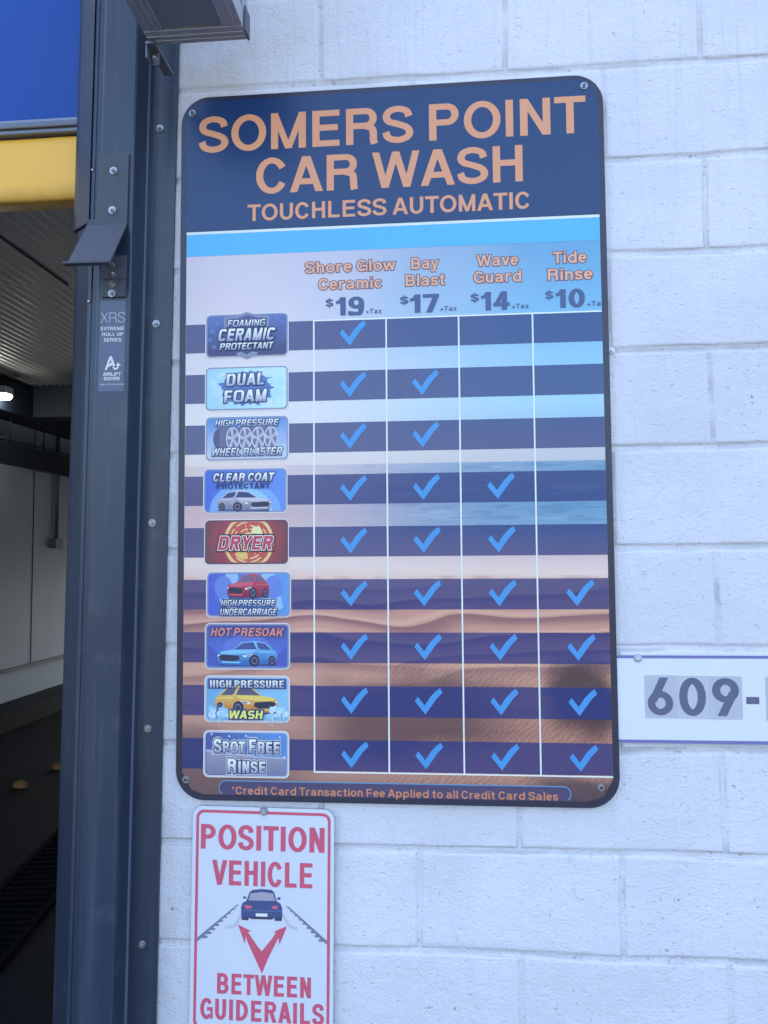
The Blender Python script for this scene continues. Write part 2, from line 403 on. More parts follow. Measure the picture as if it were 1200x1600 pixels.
# ------------------------------------------------------------------ building
XL, CEIL, YB = -3.78, 3.25, 9.6          # bay's left wall, ceiling height, far end
WX0 = -.205                                # the painted wall starts behind the door frame
def wall_paint():
    m = bpy.data.materials.new('painted_block'); m.use_nodes = True; n = m.node_tree.nodes; l = m.node_tree.links; b = n['Principled BSDF']
    tc = n.new('ShaderNodeTexCoord'); sp = n.new('ShaderNodeSeparateXYZ'); l.new(tc.outputs['Object'], sp.inputs[0])
    def noise_(scale, det=4, mp=None, rough=.5):
        q = n.new('ShaderNodeTexNoise'); q.inputs['Scale'].default_value = scale; q.inputs['Detail'].default_value = det; q.inputs['Roughness'].default_value = rough
        if mp:
            mm = n.new('ShaderNodeMapping'); mm.inputs['Scale'].default_value = mp; l.new(tc.outputs['Object'], mm.inputs[0]); l.new(mm.outputs[0], q.inputs['Vector'])
        else: l.new(tc.outputs['Object'], q.inputs['Vector'])
        return q.outputs['Fac']
    def rng(v, a, b_, lo=0., hi=1., smooth=True):
        q = n.new('ShaderNodeMapRange'); q.interpolation_type = 'SMOOTHSTEP' if smooth else 'LINEAR'
        l.new(v, q.inputs['Value']); q.inputs['From Min'].default_value = a; q.inputs['From Max'].default_value = b_
        q.inputs['To Min'].default_value = lo; q.inputs['To Max'].default_value = hi; return q.outputs[0]
    def mul(a, c):
        q = n.new('ShaderNodeMath'); q.operation = 'MULTIPLY'; l.new(a, q.inputs[0])
        if isinstance(c, (int, float)): q.inputs[1].default_value = c
        else: l.new(c, q.inputs[1])
        return q.outputs[0]
    def add(a, c):
        q = n.new('ShaderNodeMath'); q.operation = 'ADD'; l.new(a, q.inputs[0])
        if isinstance(c, (int, float)): q.inputs[1].default_value = c
        else: l.new(c, q.inputs[1])
        return q.outputs[0]
    def mix(f, c1, c2):
        q = n.new('ShaderNodeMix'); q.data_type = 'RGBA'; l.new(f, q.inputs[0])
        for i, c in ((6, c1), (7, c2)):
            if isinstance(c, tuple): q.inputs[i].default_value = (*c, 1)
            else: l.new(c, q.inputs[i])
        return q.outputs[2]
    at_ = n.new('ShaderNodeAttribute'); at_.attribute_name = 'groove'; gro = at_.outputs['Fac']
    x, z = sp.outputs[0], sp.outputs[2]
    c = mix(rng(noise_(3.2, 5), .3, .7), (.755, .735, .75), (.84, .815, .83))
    # roller and run marks: upright streaks, stronger high up
    st = mul(rng(noise_(1, 4, (70, 1, 2.2)), .5, .72), rng(z, ZB + 1.0, ZB + 1.62, .12, .5))
    c = mix(st, c, (.66, .67, .70))
    # grey dust in the joints, in patches
    dj = mul(mul(gro, rng(noise_(7, 5), .38, .62)), .42)
    c = mix(dj, c, (.44, .43, .43))
    # fine dark cracks where the mortar has drawn away from the block edge
    ce = mul(mul(rng(gro, .12, .34), rng(gro, .72, .5)), rng(noise_(9, 4), .44, .60))
    c = mix(mul(ce, .42), c, (.36, .35, .36))
    # soft scuffs, smears and water marks
    c = mix(mul(rng(noise_(2.1, 6, (1, 1, .7), .65), .52, .72), .30), c, (.62, .615, .63))
    c = mix(mul(mul(rng(noise_(20, 5, (1, 1, .5), .7), .58, .74), rng(noise_(2.7, 2), .48, .62)), .38), c, (.50, .49, .50))
    # small chips and spots showing dark block
    ch = mul(rng(noise_(62, 3, None, .65), .675, .715), rng(noise_(4.5, 3), .48, .62))
    chj = mul(mul(rng(noise_(70, 3, (1, 1, 1.6)), .61, .66), rng(noise_(5, 2), .5, .6)), gro)
    c = mix(mul(add(ch, chj), .75), c, (.22, .21, .21))
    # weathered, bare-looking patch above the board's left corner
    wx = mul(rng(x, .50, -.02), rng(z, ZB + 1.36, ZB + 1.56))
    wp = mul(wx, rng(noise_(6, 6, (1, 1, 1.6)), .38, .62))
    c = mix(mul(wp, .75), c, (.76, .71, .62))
    # left strip beside the steel is grimier
    c = mix(mul(rng(x, .02, -.05), rng(noise_(11, 5), .4, .65, 0, .5)), c, (.52, .52, .52))
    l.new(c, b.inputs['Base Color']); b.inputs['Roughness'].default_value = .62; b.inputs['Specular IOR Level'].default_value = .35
    # brushed paint, pores and hairline cracks
    h1 = noise_(150, 6, (1, 1, 1.3), .68); h2 = noise_(30, 5, None, .6); h3 = noise_(1, 3, (110, 1, 5))
    pit = rng(noise_(95, 2, None, .5), .36, .24)
    crk = n.new('ShaderNodeTexVoronoi'); crk.feature = 'DISTANCE_TO_EDGE'; crk.inputs['Scale'].default_value = 17
    dv_ = n.new('ShaderNodeMix'); dv_.data_type = 'RGBA'; dv_.inputs[0].default_value = .12; l.new(tc.outputs['Object'], dv_.inputs[6])
    nv_ = n.new('ShaderNodeTexNoise'); nv_.inputs['Scale'].default_value = 14; nv_.inputs['Detail'].default_value = 4; l.new(tc.outputs['Object'], nv_.inputs['Vector']); l.new(nv_.outputs['Color'], dv_.inputs[7]); l.new(dv_.outputs[2], crk.inputs['Vector'])
    cr_l = mul(rng(crk.outputs['Distance'], .035, .0), rng(noise_(3.6, 3), .52, .62))
    hh = add(add(add(mul(h1, .75), mul(h2, 1.0)), mul(h3, .3)), add(mul(pit, -.45), mul(cr_l, -.13)))
    bp = n.new('ShaderNodeBump'); bp.inputs['Strength'].default_value = .85; bp.inputs['Distance'].default_value = .0042
    l.new(hh, bp.inputs['Height']); l.new(bp.outputs[0], b.inputs['Normal'])
    return m
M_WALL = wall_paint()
PITCH, J0 = .2049, -.092 + ZB
def block_wall(x0, x1, z0, z1, parent):
    xs = set(); zs = set(); off = (-.022, -.013, -.0095, -.007, -.0045, -.0015, .0015, .0045, .007, .0095, .013, .022)
    k = -3
    while .7138 + .2032 * k < x1:
        j = .7138 + .2032 * k
        for o in off: xs.add(round(j + o, 5))
        xs |= {round(j + .06, 5), round(j + .1016, 5), round(j + .145, 5)}
        k += 1
    k = int((z0 - J0) / PITCH) - 1
    while J0 + PITCH * k < z1:
        j = J0 + PITCH * k
        for o in off: zs.add(round(j + o, 5))
        zs |= {round(j + q, 5) for q in (.05, .08, .1025, .13, .16)}
        k += 1
    xs = [x0] + sorted(q for q in xs if x0 + .004 < q < x1 - .004) + [x1]
    zs = [z0] + sorted(q for q in zs if z0 + .004 < q < z1 - .004) + [z1]
    sm = lambda a, b, t: (lambda q: q * q * (3 - 2 * q))(max(0, min(1, (t - a) / (b - a))))
    V = []; G = []
    for z in zs:
        for x in xs:
            wob = noise.noise((x * 6, 3.1, z * 6)) * .0030 + noise.noise((x * 31, 1.7, z * 31)) * .0016
            zz, xx = z + wob, x + noise.noise((x * 7, 9.2, z * 7)) * .0026 + noise.noise((x * 33, 4.4, z * 33)) * .0014
            ci = math.floor((zz - J0) / PITCH); dz = min((zz - J0) - ci * PITCH, (ci + 1) * PITCH - (zz - J0))
            off_ = .7138 if ci % 2 == 0 else .5106
            q = (xx - off_) / .4064; dx = abs(q - round(q)) * .4064
            fill = .72 + .42 * noise.noise((round(q) * 3.3, ci * 5.1, z * 4))
            gz = (1 - sm(.0052, .0090, dz)) * (.75 + .4 * noise.noise((x * 3, ci * 4.4, 2)))
            gx = (1 - sm(.0035, .0080, dx)) * max(.12, fill) * (1 if z < ZB + .3 else .72)
            g = max(gz, gx)
            bid = (ci * 17.3, math.floor(q + .5) * 7.7, .5)
            y = .012 + g * .0046 + noise.noise(bid) * .0016 + noise.noise((x * 9, 5, z * 9)) * .0012
            V.append((x, y, z)); G.append(g)
    nx = len(xs); F = [(j * nx + i, j * nx + i + 1, (j + 1) * nx + i + 1, (j + 1) * nx + i) for j in range(len(zs) - 1) for i in range(nx - 1)]
    # body behind the face
    b = len(V); T = .19
    V += [(x0, .012 + T, z0), (x1, .012 + T, z0), (x1, .012 + T, z1), (x0, .012 + T, z1)]; G += [0] * 4
    F.append((b + 1, b, b + 3, b + 2))
    nz = len(zs)
    F.append(tuple([j * nx for j in range(nz)] + [b + 3, b]))
    F.append(tuple([j * nx + nx - 1 for j in range(nz - 1, -1, -1)] + [b + 1, b + 2]))
    F.append(tuple([(nz - 1) * nx + i for i in range(nx)] + [b + 2, b + 3]))
    me = bpy.data.meshes.new('block_wall'); me.from_pydata(V, [], F); me.materials.append(M_WALL)
    a = me.attributes.new('groove', 'FLOAT', 'POINT'); a.data.foreach_set('value', G)
    sm_ = [True] * ((nz - 1) * (nx - 1)) + [False] * 4
    me.polygons.foreach_set('use_smooth', sm_); me.update()
    return link('block_wall', me, parent)

bld = thing('car_wash_building', 'white painted concrete block car wash building with an open wash bay on the left', 'building')
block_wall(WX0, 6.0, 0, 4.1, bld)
m_in = mat('bay_wall_paint', (.46, .52, .57), .55, var=.16, vscale=1.6, bump=.3, bscale=60)
m_dark = mat('dark_beam_steel', (.008, .015, .027), .65, spec=.3, var=.2)
m_roof = mat('roof_membrane', (.35, .35, .34), .8)
# lintel over the bay and the wall left of it
mb = MB(); mb.box(XL - .2, WX0 - .002, .02, .2, 3.05, 4.1, M_WALL); mb.build('lintel', bld)
mb = MB(); mb.box(XL - 2.2, XL - .01, .015, .2, 0, 4.1, M_WALL); mb.build('front_pier', bld)
# side walls, far wall
mb = MB(); mb.box(XL - .2, XL, .2, YB, 0, 4.0, m_in)
mb.build('side_wall', bld)
mb = MB(); mb.box(.05, .25, .204, YB, 0, 4.0, m_in); mb.build('side_wall', bld)
mb = MB()                                                   # unseen far end; its doorway is added to let daylight into the bay
mb.box(XL - .2, XL + .35, YB, YB + .2, 0, 4.0, m_in); mb.box(-.3, .25, YB, YB + .2, 0, 4.0, m_in); mb.box(XL + .351, -.301, YB, YB + .2, 1.75, 4.0, m_in)
mb.build('rear_wall', bld)
mb = MB(); mb.box(XL - 2.2, 6, .1, YB + .2, 4.1, 4.3, m_roof); mb.build('roof', bld)
mb = MB(); mb.box(5.8, 6, .21, YB + .2, 0, 4.09, M_WALL); mb.build('end_wall', bld)
# panel seams and the pipe-like ledge along the left wall
mb = MB()
p = at_x(50, 900, XL); mb.box(XL + .001, XL + .006, p.y - .003, p.y + .003, .45, 3.0, m_dark); mb.build('panel_seam', bld)
mb = MB(); p0 = at_x(0, 1050, XL + .02); mb.box(XL, XL + .035, .4, YB - .1, p0.z - .022, p0.z + .012, mat('ledge_trim', (.13, .135, .15), .5)); mb.build('wall_ledge', bld)
# corrugated ceiling deck, ribs running into the bay, two lapped sheets
m_deck = mat('galvanised_deck', (.42, .42, .40), .45, metal=.35, var=.18, vscale=2.5)
def deck(y0, y1, z, name='ceiling_deck'):
    mb = MB(); pitch = .068; n = int((.05 - XL) / pitch * 6); pts = []
    for i in range(n + 1):
        x = XL + (.05 - XL) * i / n; pts.append((x, z + .009 * math.cos(2 * math.pi * (x - XL) / pitch)))
    V = [(x, y0, zz) for x, zz in pts] + [(x, y1, zz) for x, zz in pts] + [(x, y0, zz + .004) for x, zz in pts]
    k = n + 1
    mb.mesh(V, [(i, k + i, k + i + 1, i + 1) for i in range(n)], m_deck, True)
    mb.mesh(V, [(i, i + 1, 2 * k + i + 1, 2 * k + i) for i in range(n)], m_deck)
    return mb.build(name, bld)
lap = at_floor(50, 441, CEIL).y
deck(.2, lap, CEIL - .012); deck(lap - .1, YB, CEIL + .012)
p = at_floor(50, 405, CEIL - .02)
mb = MB(); mb.cyl((p.x, .4, CEIL - .022), .008, (0, lap - .4, 0), m_dark, 10); mb.build('ceiling_cable', bld)
yb_ = at_floor(85, 603, CEIL).y
ze = at_x(50, 655, XL + .30).z
mb = MB(); mb.box(XL, XL + .30, 3.6, YB - .01, ze, CEIL - .03, m_dark); mb.build('eave_beam', bld)
mb = MB(); mb.box(XL + .302, .04, yb_, yb_ + .25, ze + .02, CEIL + .03, m_dark); mb.build('cross_beam', bld)
# floor of the bay with its dark kerb
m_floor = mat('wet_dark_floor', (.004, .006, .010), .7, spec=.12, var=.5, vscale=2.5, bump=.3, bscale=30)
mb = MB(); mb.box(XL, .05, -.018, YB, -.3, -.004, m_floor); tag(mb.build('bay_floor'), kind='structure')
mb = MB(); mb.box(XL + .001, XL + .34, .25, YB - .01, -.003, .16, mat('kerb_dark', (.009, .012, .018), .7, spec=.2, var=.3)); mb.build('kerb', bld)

# ------------------------------------------------------------------ things inside the bay
m_lamp = mat('lamp_glow', (.9, .9, .85), .4, emit=14.)
m_house = mat('lamp_housing', (.5, .5, .5), .5)
lp = at_floor(2, 620, 3.02)
lt = thing('bay_lamp', 'lit white strip lamp under the dark beam inside the wash bay', 'lamp', (lp.x, lp.y, lp.z))
mb = MB(); mb.box(-.5, .075, -.07, .07, .02, .09, m_house); mb.build('housing', lt, bevel=.01)
mb = MB()
for i in range(12):
    a0, a1 = math.pi * i / 12, math.pi * (i + 1) / 12
    f = lambda a: (-.055 * math.cos(a), .019 - .045 * math.sin(a))
    (y0, z0), (y1, z1) = f(a0), f(a1)
    mb.face([(-.49, y0, z0), (-.49, y1, z1), (.07, y1, z1), (.07, y0, z0)], m_lamp, True)
    mb.face([(.07, 0, .019), (.07, y0, z0), (.07, y1, z1)], m_lamp)
mb.build('diffuser', lt)
# hanging rail
XR = XL + .28
ra, rb = at_x(50, 700, XR).z, at_x(50, 733, XR).z
rl = thing('hanging_rail', 'long dark steel rail hung from thin rods along the left bay wall', 'rail', (XR, 2, rb))
hr = ra - rb
mb = MB(); mb.box(-.05, 0, 0, YB - 2.2, 0, hr, m_dark); mb.build('beam', rl, bevel=.006)
mb = MB(); mb.cyl((-.02, 0, hr + .025), .012, (0, YB - 2.2, 0), m_dark, 10); mb.build('hose', rl)
for u in (20, 72):
    q = at_x(u, 690, XR); mb = MB(); mb.cyl((-.025, q.y - 2, hr - .002), .006, (0, 0, 2.99 - ra), m_dark, 8); mb.build('hanger_rod', rl)
# conduit with its box
pc = at_x(88, 850, XL + .03)
cn = thing('conduit', 'thin upright conduit ending in a small grey box on the bay wall', 'conduit', (XL + .03, pc.y, pc.z))
mb = MB(); mb.cyl((0, 0, .05), .022, (0, 0, 2.93 - pc.z - .05), mat('conduit_grey', (.16, .165, .17), .5), 12); mb.build('pipe', cn)
mb = MB(); mb.box(-.028, .04, -.085, .07, -.05, .06, mat('box_grey', (.2, .2, .2), .5)); mb.build('junction_box', cn, bevel=.006)
# guide rail grating on the bay floor and the small yellow markers
ga, gb = at_floor(-40, 1490), at_floor(88, 1350)
dv = (gb - ga); ln = dv.length
gt = thing('floor_grating', 'black steel floor grating strip running into the wash bay', 'grating', (ga.x, ga.y, 0), (0, 0, math.atan2(dv.y, dv.x)))
m_blk = mat('black_steel', (.003, .0035, .005), .9, spec=.05)
mb = MB(); mb.box(-.2, ln + .6, -.16, -.13, -.003, .02, m_blk); mb.box(-.2, ln + .6, .13, .16, -.003, .02, m_blk); mb.build('side_rail', gt)
mb = MB()
for i in range(int((ln + .8) / .06)): mb.box(-.2 + i * .06, -.2 + i * .06 + .02, -.13, .13, -.002, .014, m_blk)
mb.build('bars', gt)
m_amb = mat('amber_plastic', (.22, .10, .02), .6, var=.3)
for (u, v_, s_, lb) in ((32, 1224, 1., 'amber marker lying in the middle of the dark bay floor'), (90, 1196, .8, 'amber marker on the bay floor close beside the door frame')):
    q = at_floor(u, v_, .02)
    mk = MB(); n = 14
    for i in range(n):
        a, b_ = 2 * math.pi * i / n, 2 * math.pi * (i + 1) / n
        o = lambda t, r, z: (r * .054 * s_ * math.cos(t), r * .036 * s_ * math.sin(t), z)
        mk.face([o(a, 1, -.02), o(b_, 1, -.02), o(b_, .95, .006), o(a, .95, .006)], m_amb)
        mk.face([o(a, .95, .006), o(b_, .95, .006), o(b_, .5, .018), o(a, .5, .018)], m_amb)
        mk.face([(0, 0, .02), o(a, .5, .018), o(b_, .5, .018)], m_amb)
    e = mk.build('floor_marker'); e.location = (q.x, q.y, .017)
    tag(e, lb, 'marker', 'amber markers on the bay floor')

# ------------------------------------------------------------------ roll-up door, part lowered
PD = -.06
zb1, zb2, zb3 = at(50, 194, PD).z, at(50, 216, PD).z, at(50, 316, PD).z
dr = thing('roll_up_door', 'half raised blue fabric roll-up door with a yellow bottom cushion', 'door', (XL, -PD, zb3))
DW = -.17 - XL
m_blue = mat('blue_fabric', A(8, 70, 170), .5, spec=.3, var=.06, vscale=3, bump=.15, bscale=400, dust=.015)
mb = MB()                                                   # curtain with slight billow
nx, nz = 40, 16; V = []
for j in range(nz + 1):
    for i in range(nx + 1):
        x = DW * i / nx; z = zb1 - zb3 + .002 + (3.7 - zb1) * j / nz
        V.append((x, .008 * math.sin(z * 5.1 + x * .7) + .004 * math.sin(x * 4), z))
mb.mesh(V, [(j * (nx + 1) + i, j * (nx + 1) + i + 1, (j + 1) * (nx + 1) + i + 1, (j + 1) * (nx + 1) + i) for j in range(nz) for i in range(nx)], m_blue, True)
mb.build('curtain', dr)
mb = MB(); h_ = zb1 - zb2
mb.box(0, DW, -.02, .025, zb2 - zb3, zb1 - zb3, mat('bottom_bar_metal', (.20, .22, .26), .35, metal=.5, var=.1))
mb.box(0, DW, -.028, -.0202, zb2 - zb3 + h_ * .30, zb1 - zb3 - h_ * .25, mat('bottom_bar_trim', (.14, .15, .18), .35, metal=.5, var=.1))
mb.build('bottom_bar', dr, bevel=.003)
def yellow():
    m = bpy.data.materials.new('yellow_vinyl'); m.use_nodes = True; n = m.node_tree.nodes; l = m.node_tree.links; b = n['Principled BSDF']
    tc = n.new('ShaderNodeTexCoord'); sp = n.new('ShaderNodeSeparateXYZ'); l.new(tc.outputs['Object'], sp.inputs[0])
    nz_ = n.new('ShaderNodeTexNoise'); nz_.inputs['Scale'].default_value = 26; nz_.inputs['Detail'].default_value = 6; l.new(tc.outputs['Object'], nz_.inputs['Vector'])
    mr = n.new('ShaderNodeMapRange'); l.new(sp.outputs[2], mr.inputs[0]); mr.inputs[1].default_value = .035; mr.inputs[2].default_value = .0
    mm = n.new('ShaderNodeMath'); mm.operation = 'MULTIPLY'; l.new(mr.outputs[0], mm.inputs[0]); l.new(nz_.outputs[0], mm.inputs[1])
    mx = n.new('ShaderNodeMix'); mx.data_type = 'RGBA'; l.new(mm.outputs[0], mx.inputs[0])
    mx.inputs[6].default_value = (.95, .50, .055, 1); mx.inputs[7].default_value = (.25, .16, .05, 1)
    l.new(mx.outputs[2], b.inputs['Base Color']); b.inputs['Roughness'].default_value = .4
    b.inputs['Subsurface Weight'].default_value = .0
    return m
m_yel = yellow()
mb = MB(); hy = zb2 - zb3 - .003; prof = []
for i in range(17):
    t = math.pi * i / 16; prof.append((-.015 * math.sin(t) ** .7 if 0 < i < 16 else 0, hy / 2 + hy / 2 * math.cos(t)))
prof2 = prof + [(.05, 0.004), (.05, hy - .004)]
V = []; nseg = 30
for k in range(nseg + 1):
    x = DW * k / nseg
    for (y, z) in prof2: V.append((x, y + .004 * noise.noise((x * 5, 0, z * 12)), z + (.004 * noise.noise((x * 7, 3, 0)) if z < hy * .3 else 0)))
q = len(prof2)
mb.mesh(V, [(k * q + i, k * q + (i + 1) % q, (k + 1) * q + (i + 1) % q, (k + 1) * q + i) for k in range(nseg) for i in range(q)], m_yel, True)
mb.build('bottom_cushion', dr)

# ------------------------------------------------------------------ steel door frame, a touch out of plumb
TILT = .0139
fr = thing('door_frame', 'dark blue-grey steel door frame with bolts at the bay edge', 'door frame', (0, 0, 0), (0, TILT, 0))
FINV = Matrix.Rotation(TILT, 4, 'Y').inverted()
def fl(u, v, p): return FINV @ at(u, v, p)                    # a photo position on the frame, in the frame's own axes
m_fr = mat('frame_paint', (.024, .038, .066), .30, spec=.55, var=.10, vscale=5, bump=.06, bscale=500, dust=.10)
m_fr2 = mat('frame_paint_dark', (.017, .026, .045), .34, spec=.5, dust=.07, var=.1, vscale=5, bump=.06, bscale=500)
m_fl = mat('flange_paint', (.027, .039, .062), .34, spec=.55, var=.1, vscale=4, bump=.08, bscale=500, dust=.10)
m_pow = mat('black_powder_coat', (.06, .068, .085), .55, spec=.5, var=.3, vscale=240, bump=.5, bscale=700)
m_zinc = mat('zinc_steel', (.40, .41, .42), .28, metal=.9, var=.15, vscale=120)
X0 = lambda u, p: fl(u, 800, p).x
xa, xb = X0(141, .075), X0(195, .075)
ZT = 4.0
mb = MB(); mb.extrude_z([(xa, -.075), (xb, -.075), (xb, .011), (xa, .011)], .0, ZT, m_fr); mb.build('cover_post', fr, bevel=.003)
xc, xd = X0(133, .06), X0(127, .06)
mb = MB(); mb.extrude_z([(xd, -.06), (xc, -.06), (xc, -.0575), (xa - .0005, -.0575), (xa - .0005, .0115), (xd, .0115)], 0, ZT, m_fr); mb.build('guide_lip', fr, bevel=.0012)
xe = X0(105, .02)
mb = MB(); mb.extrude_z([(xd - .0006, -.058), (xd - .0006, .09), (xe + .006, .09), (xe, .084), (xe, -.016), (xe + .008, -.024)], 0, ZT, m_fr2); mb.build('guide_channel', fr)
zg = fl(120, 354, .045).z                                       # upper half carries a second skin
mb = MB()
prof = [(xd - .0008, -.0645), (xd - .0008, -.0585), (xe + .009, -.0245), (xe - .001, -.0165), (xe - .001, .07), (xe - .006, .07), (xe - .006, -.019), (xe + .006, -.0305)]
mb.extrude_z(prof, zg, ZT, m_fr2); mb.build('entry_guide', fr, bevel=.001)
xf = X0(259, .005)
mb = MB(); mb.extrude_z([(xb + .0004, -.006), (xb + .012, -.0062), (xb + .022, -.0058), (xb + .032, -.0046), (xb + .042, -.0024), (xf - .006, .0008), (xf, .005), (xf, .0125), (xb + .0004, .0125)], 0, ZT, m_fl, smooth=False); mb.build('wall_flange', fr)
mb = MB(); mb.box(xb + .0006, xb + .0034, -.0135, -.0066, 0, ZT, mat('trim_edge', (.14, .18, .25), .35)); mb.build('edge_trim', fr)
def bolt_mesh(s=1., m=m_zinc):
    """washer, hexagon nut and thread end, axis along -y"""
    mb = MB()
    mb.cyl((0, 0, 0), .0105 * s, (0, -.0018, 0), m, 22)
    mb.cyl((0, -.0018, 0), .0066 * s, (0, -.0065 * s, 0), m, 6, smooth=False)
    mb.cyl((0, -.0018 - .0065 * s, 0), .0056 * s, (0, -.0008, 0), m, 6, .0048 * s, False)
    mb.cyl((0, -.002 - .0065 * s, 0), .0034 * s, (0, -.0036 * s, 0), m, 12, .003 * s)
    return mb
def add_part(name, mb, parent, loc, rot=0.):
    o = mb.build(name, parent); o.location = loc; o.rotation_euler = (0, rot, 0); return o
b0 = add_part('bolt', bolt_mesh(.78), fr, fl(250, 201, .0062)); b0.rotation_euler = (0, .3, 0)
def more(src, parent, loc, rot, scale=1.):
    c = src.copy(); COL.objects.link(c); c.parent = parent; c.location = loc; c.rotation_euler = (0, rot, 0); c.scale = (scale,) * 3; return c
for i, (u, v_) in enumerate(((244, 506), (238, 817), (231, 1138), (222, 1475))): more(b0, fr, fl(u, v_, .0062), .7 * i + .2)
# small rivets on the lip
mb = MB(); mb.cyl((0, 0, 0), .0034, (0, -.0022, 0), m_zinc, 12, .002)
r0 = add_part('rivet', mb, fr, fl(144.5, 266, .0603)); more(r0, fr, fl(138.7, 471, .0603), 0)
# door latch bracket: flat plate, then a flap bent out towards the lane
PB = .0775
q1, q2, q3, q4 = fl(154.5, 242, PB), fl(202, 242, PB), fl(153, 343, PB), fl(136, 343, PB)
xl_, xr_ = q1.x, q2.x; zt_, zs_ = q1.z, q3.z; zk = fl(198, 350, PB).z
xw = q4.x
zl = zk - .112; yl = -.076
T = .004
br = MB()
def sheet(mb, pts, nrm, m):
    f = [Vector(p) for p in pts]; g = [p + Vector(nrm) * T for p in f]
    n = len(f)
    mb.face(g, m); mb.face(f[::-1], m)
    for i in range(n):
        j = (i + 1) % n; mb.face([f[i], f[j], g[j], g[i]], m)
y0 = -.0755
br.slab([(xl_, zs_), (xl_, zt_), (xr_, zt_), (xr_, zk), (xw, zk), (xw, zs_)], y0 - T, y0, m_pow)
nr = Vector((0, -.112, .076)).normalized()
f_ = [Vector((xw, y0 - T, zk)), Vector((xw, y0 - T + yl, zl)), Vector((xr_, y0 - T + yl, zl)), Vector((xr_, y0 - T, zk))]
g_ = [p - nr * T for p in f_]
br.face(f_, m_pow); br.face(g_[::-1], m_pow)
for i in range(4):
    j = (i + 1) % 4; br.face([f_[j], f_[i], g_[i], g_[j]], m_pow)
br.box(xw - .004, xr_ + .002, y0 - T + yl - .012, y0 - T + yl + .004, zl - .0055, zl - .0008, m_pow)
bro = br.build('latch_bracket', fr, bevel=.0008)
nut = bolt_mesh(.76)
for u, v_, r in ((177.5, 267, .3), (175.5, 328.5, .9)):
    o = add_part('bolt', nut, bro, fl(u, v_, .0797), r)
sp_ = MB(); a_, c_ = fl(159, 465, .0765), fl(198.5, 400, .0765)
sp_.slab([(a_.x, a_.z), (c_.x, a_.z), (c_.x, c_.z), (a_.x, c_.z)], -.0795, -.0752, m_pow)
b_ = fl(170, 436, .08).z
sp_.slab([(a_.x - .001, b_), (c_.x + .001, b_), (c_.x + .001, c_.z), (a_.x - .001, c_.z)], -.0815, -.0797, m_pow)
spo = sp_.build('spacer_plate', fr, bevel=.0006)
for u, v_, r in ((176, 413, .1), (175.7, 428, .5), (175.3, 444, .9), (174.8, 458.5, .2)):
    add_part('bolt', nut, spo, fl(u, v_, .0798), r)
# maker's decal
a_, c_ = fl(153, 612, .0753), fl(197.5, 469, .0753)
mb = MB(); mb.slab([(a_.x, a_.z), (c_.x - .0005, a_.z), (c_.x - .0005, c_.z), (a_.x, c_.z)], -.0755, -.07505, mat('decal_vinyl', (.082, .105, .165), .25, var=.05))
dec = mb.build('decal', fr)
m_wht = ink('decal_white', 190, 205, 235); m_thin = ink('decal_grey', 150, 168, 205)
mb = MB()
def ltext(mb, s, u0, vb, u1, vt, p, d, m, **kw):
    a, c = fl(u0, vb, p), fl(u1, vt, p); mb = MB(); text(mb, s, a.x, c.x, a.z, c.z, d, m, **kw); mb.build('lettering', dec)
D = .0757
ltext(mb, 'XRS', 157, 504.5, 195.5, 487.5, .0757, D, m_thin, v=.085, h=.08, k=.85)
ltext(mb, 'EXTREME', 157.5, 516.2, 193.8, 510.2, .0757, D, m_wht, v=.17, h=.15, k=.85)
ltext(mb, 'ROLL UP', 159.5, 525.2, 192.5, 519.2, .0757, D, m_wht, v=.17, h=.15, k=.85)
ltext(mb, 'SERIES', 162, 534, 189.5, 528, .0757, D, m_wht, v=.17, h=.15, k=.85)
ltext(mb, 'AIRLIFT', 160.8, 587.4, 189, 581.6, .0757, D, m_wht, v=.22, h=.19, sq=2.4)
ltext(mb, 'DOORS', 162.3, 594.2, 187, 588.6, .0757, D, m_wht, v=.22, h=.19, sq=2.4)
ltext(mb, 'AIRLIFTDOORS.COM', 156, 602, 193.8, 599.2, .0757, D, m_wht, v=.13, h=.12)
lp_ = lambda u, v_: (lambda q: (q.x, q.z))(fl(u, v_, .0757))
mb.poly([lp_(*q) for q in ((163.5, 578), (171.5, 556.5), (174.5, 556.5), (180, 571), (176.8, 573), (172.9, 561.5), (167, 578))], D, m_wht)
mb.poly([lp_(*q) for q in ((168.8, 570.5), (174.5, 566.2), (176.2, 570.2), (168.4, 573.8))], D + .0001, m_wht)
arcp = []
for i in range(11):
    t = math.radians(200 + 160 * i / 10); arcp.append((180.6 + 5.2 * math.cos(t), 571.8 - 6 * math.sin(t)))
for i in range(10, -1, -1):
    t = math.radians(200 + 160 * i / 10); arcp.append((180.6 + 2.6 * math.cos(t), 571.8 - 3.2 * math.sin(t)))
mb.poly([lp_(*q) for q in arcp], D + .0002, m_wht)
mb.poly([lp_(*q) for q in ((180.8, 571.5), (184.6, 566), (189, 571.5))], D + .0003, m_wht)
mb.build('emblem', dec)

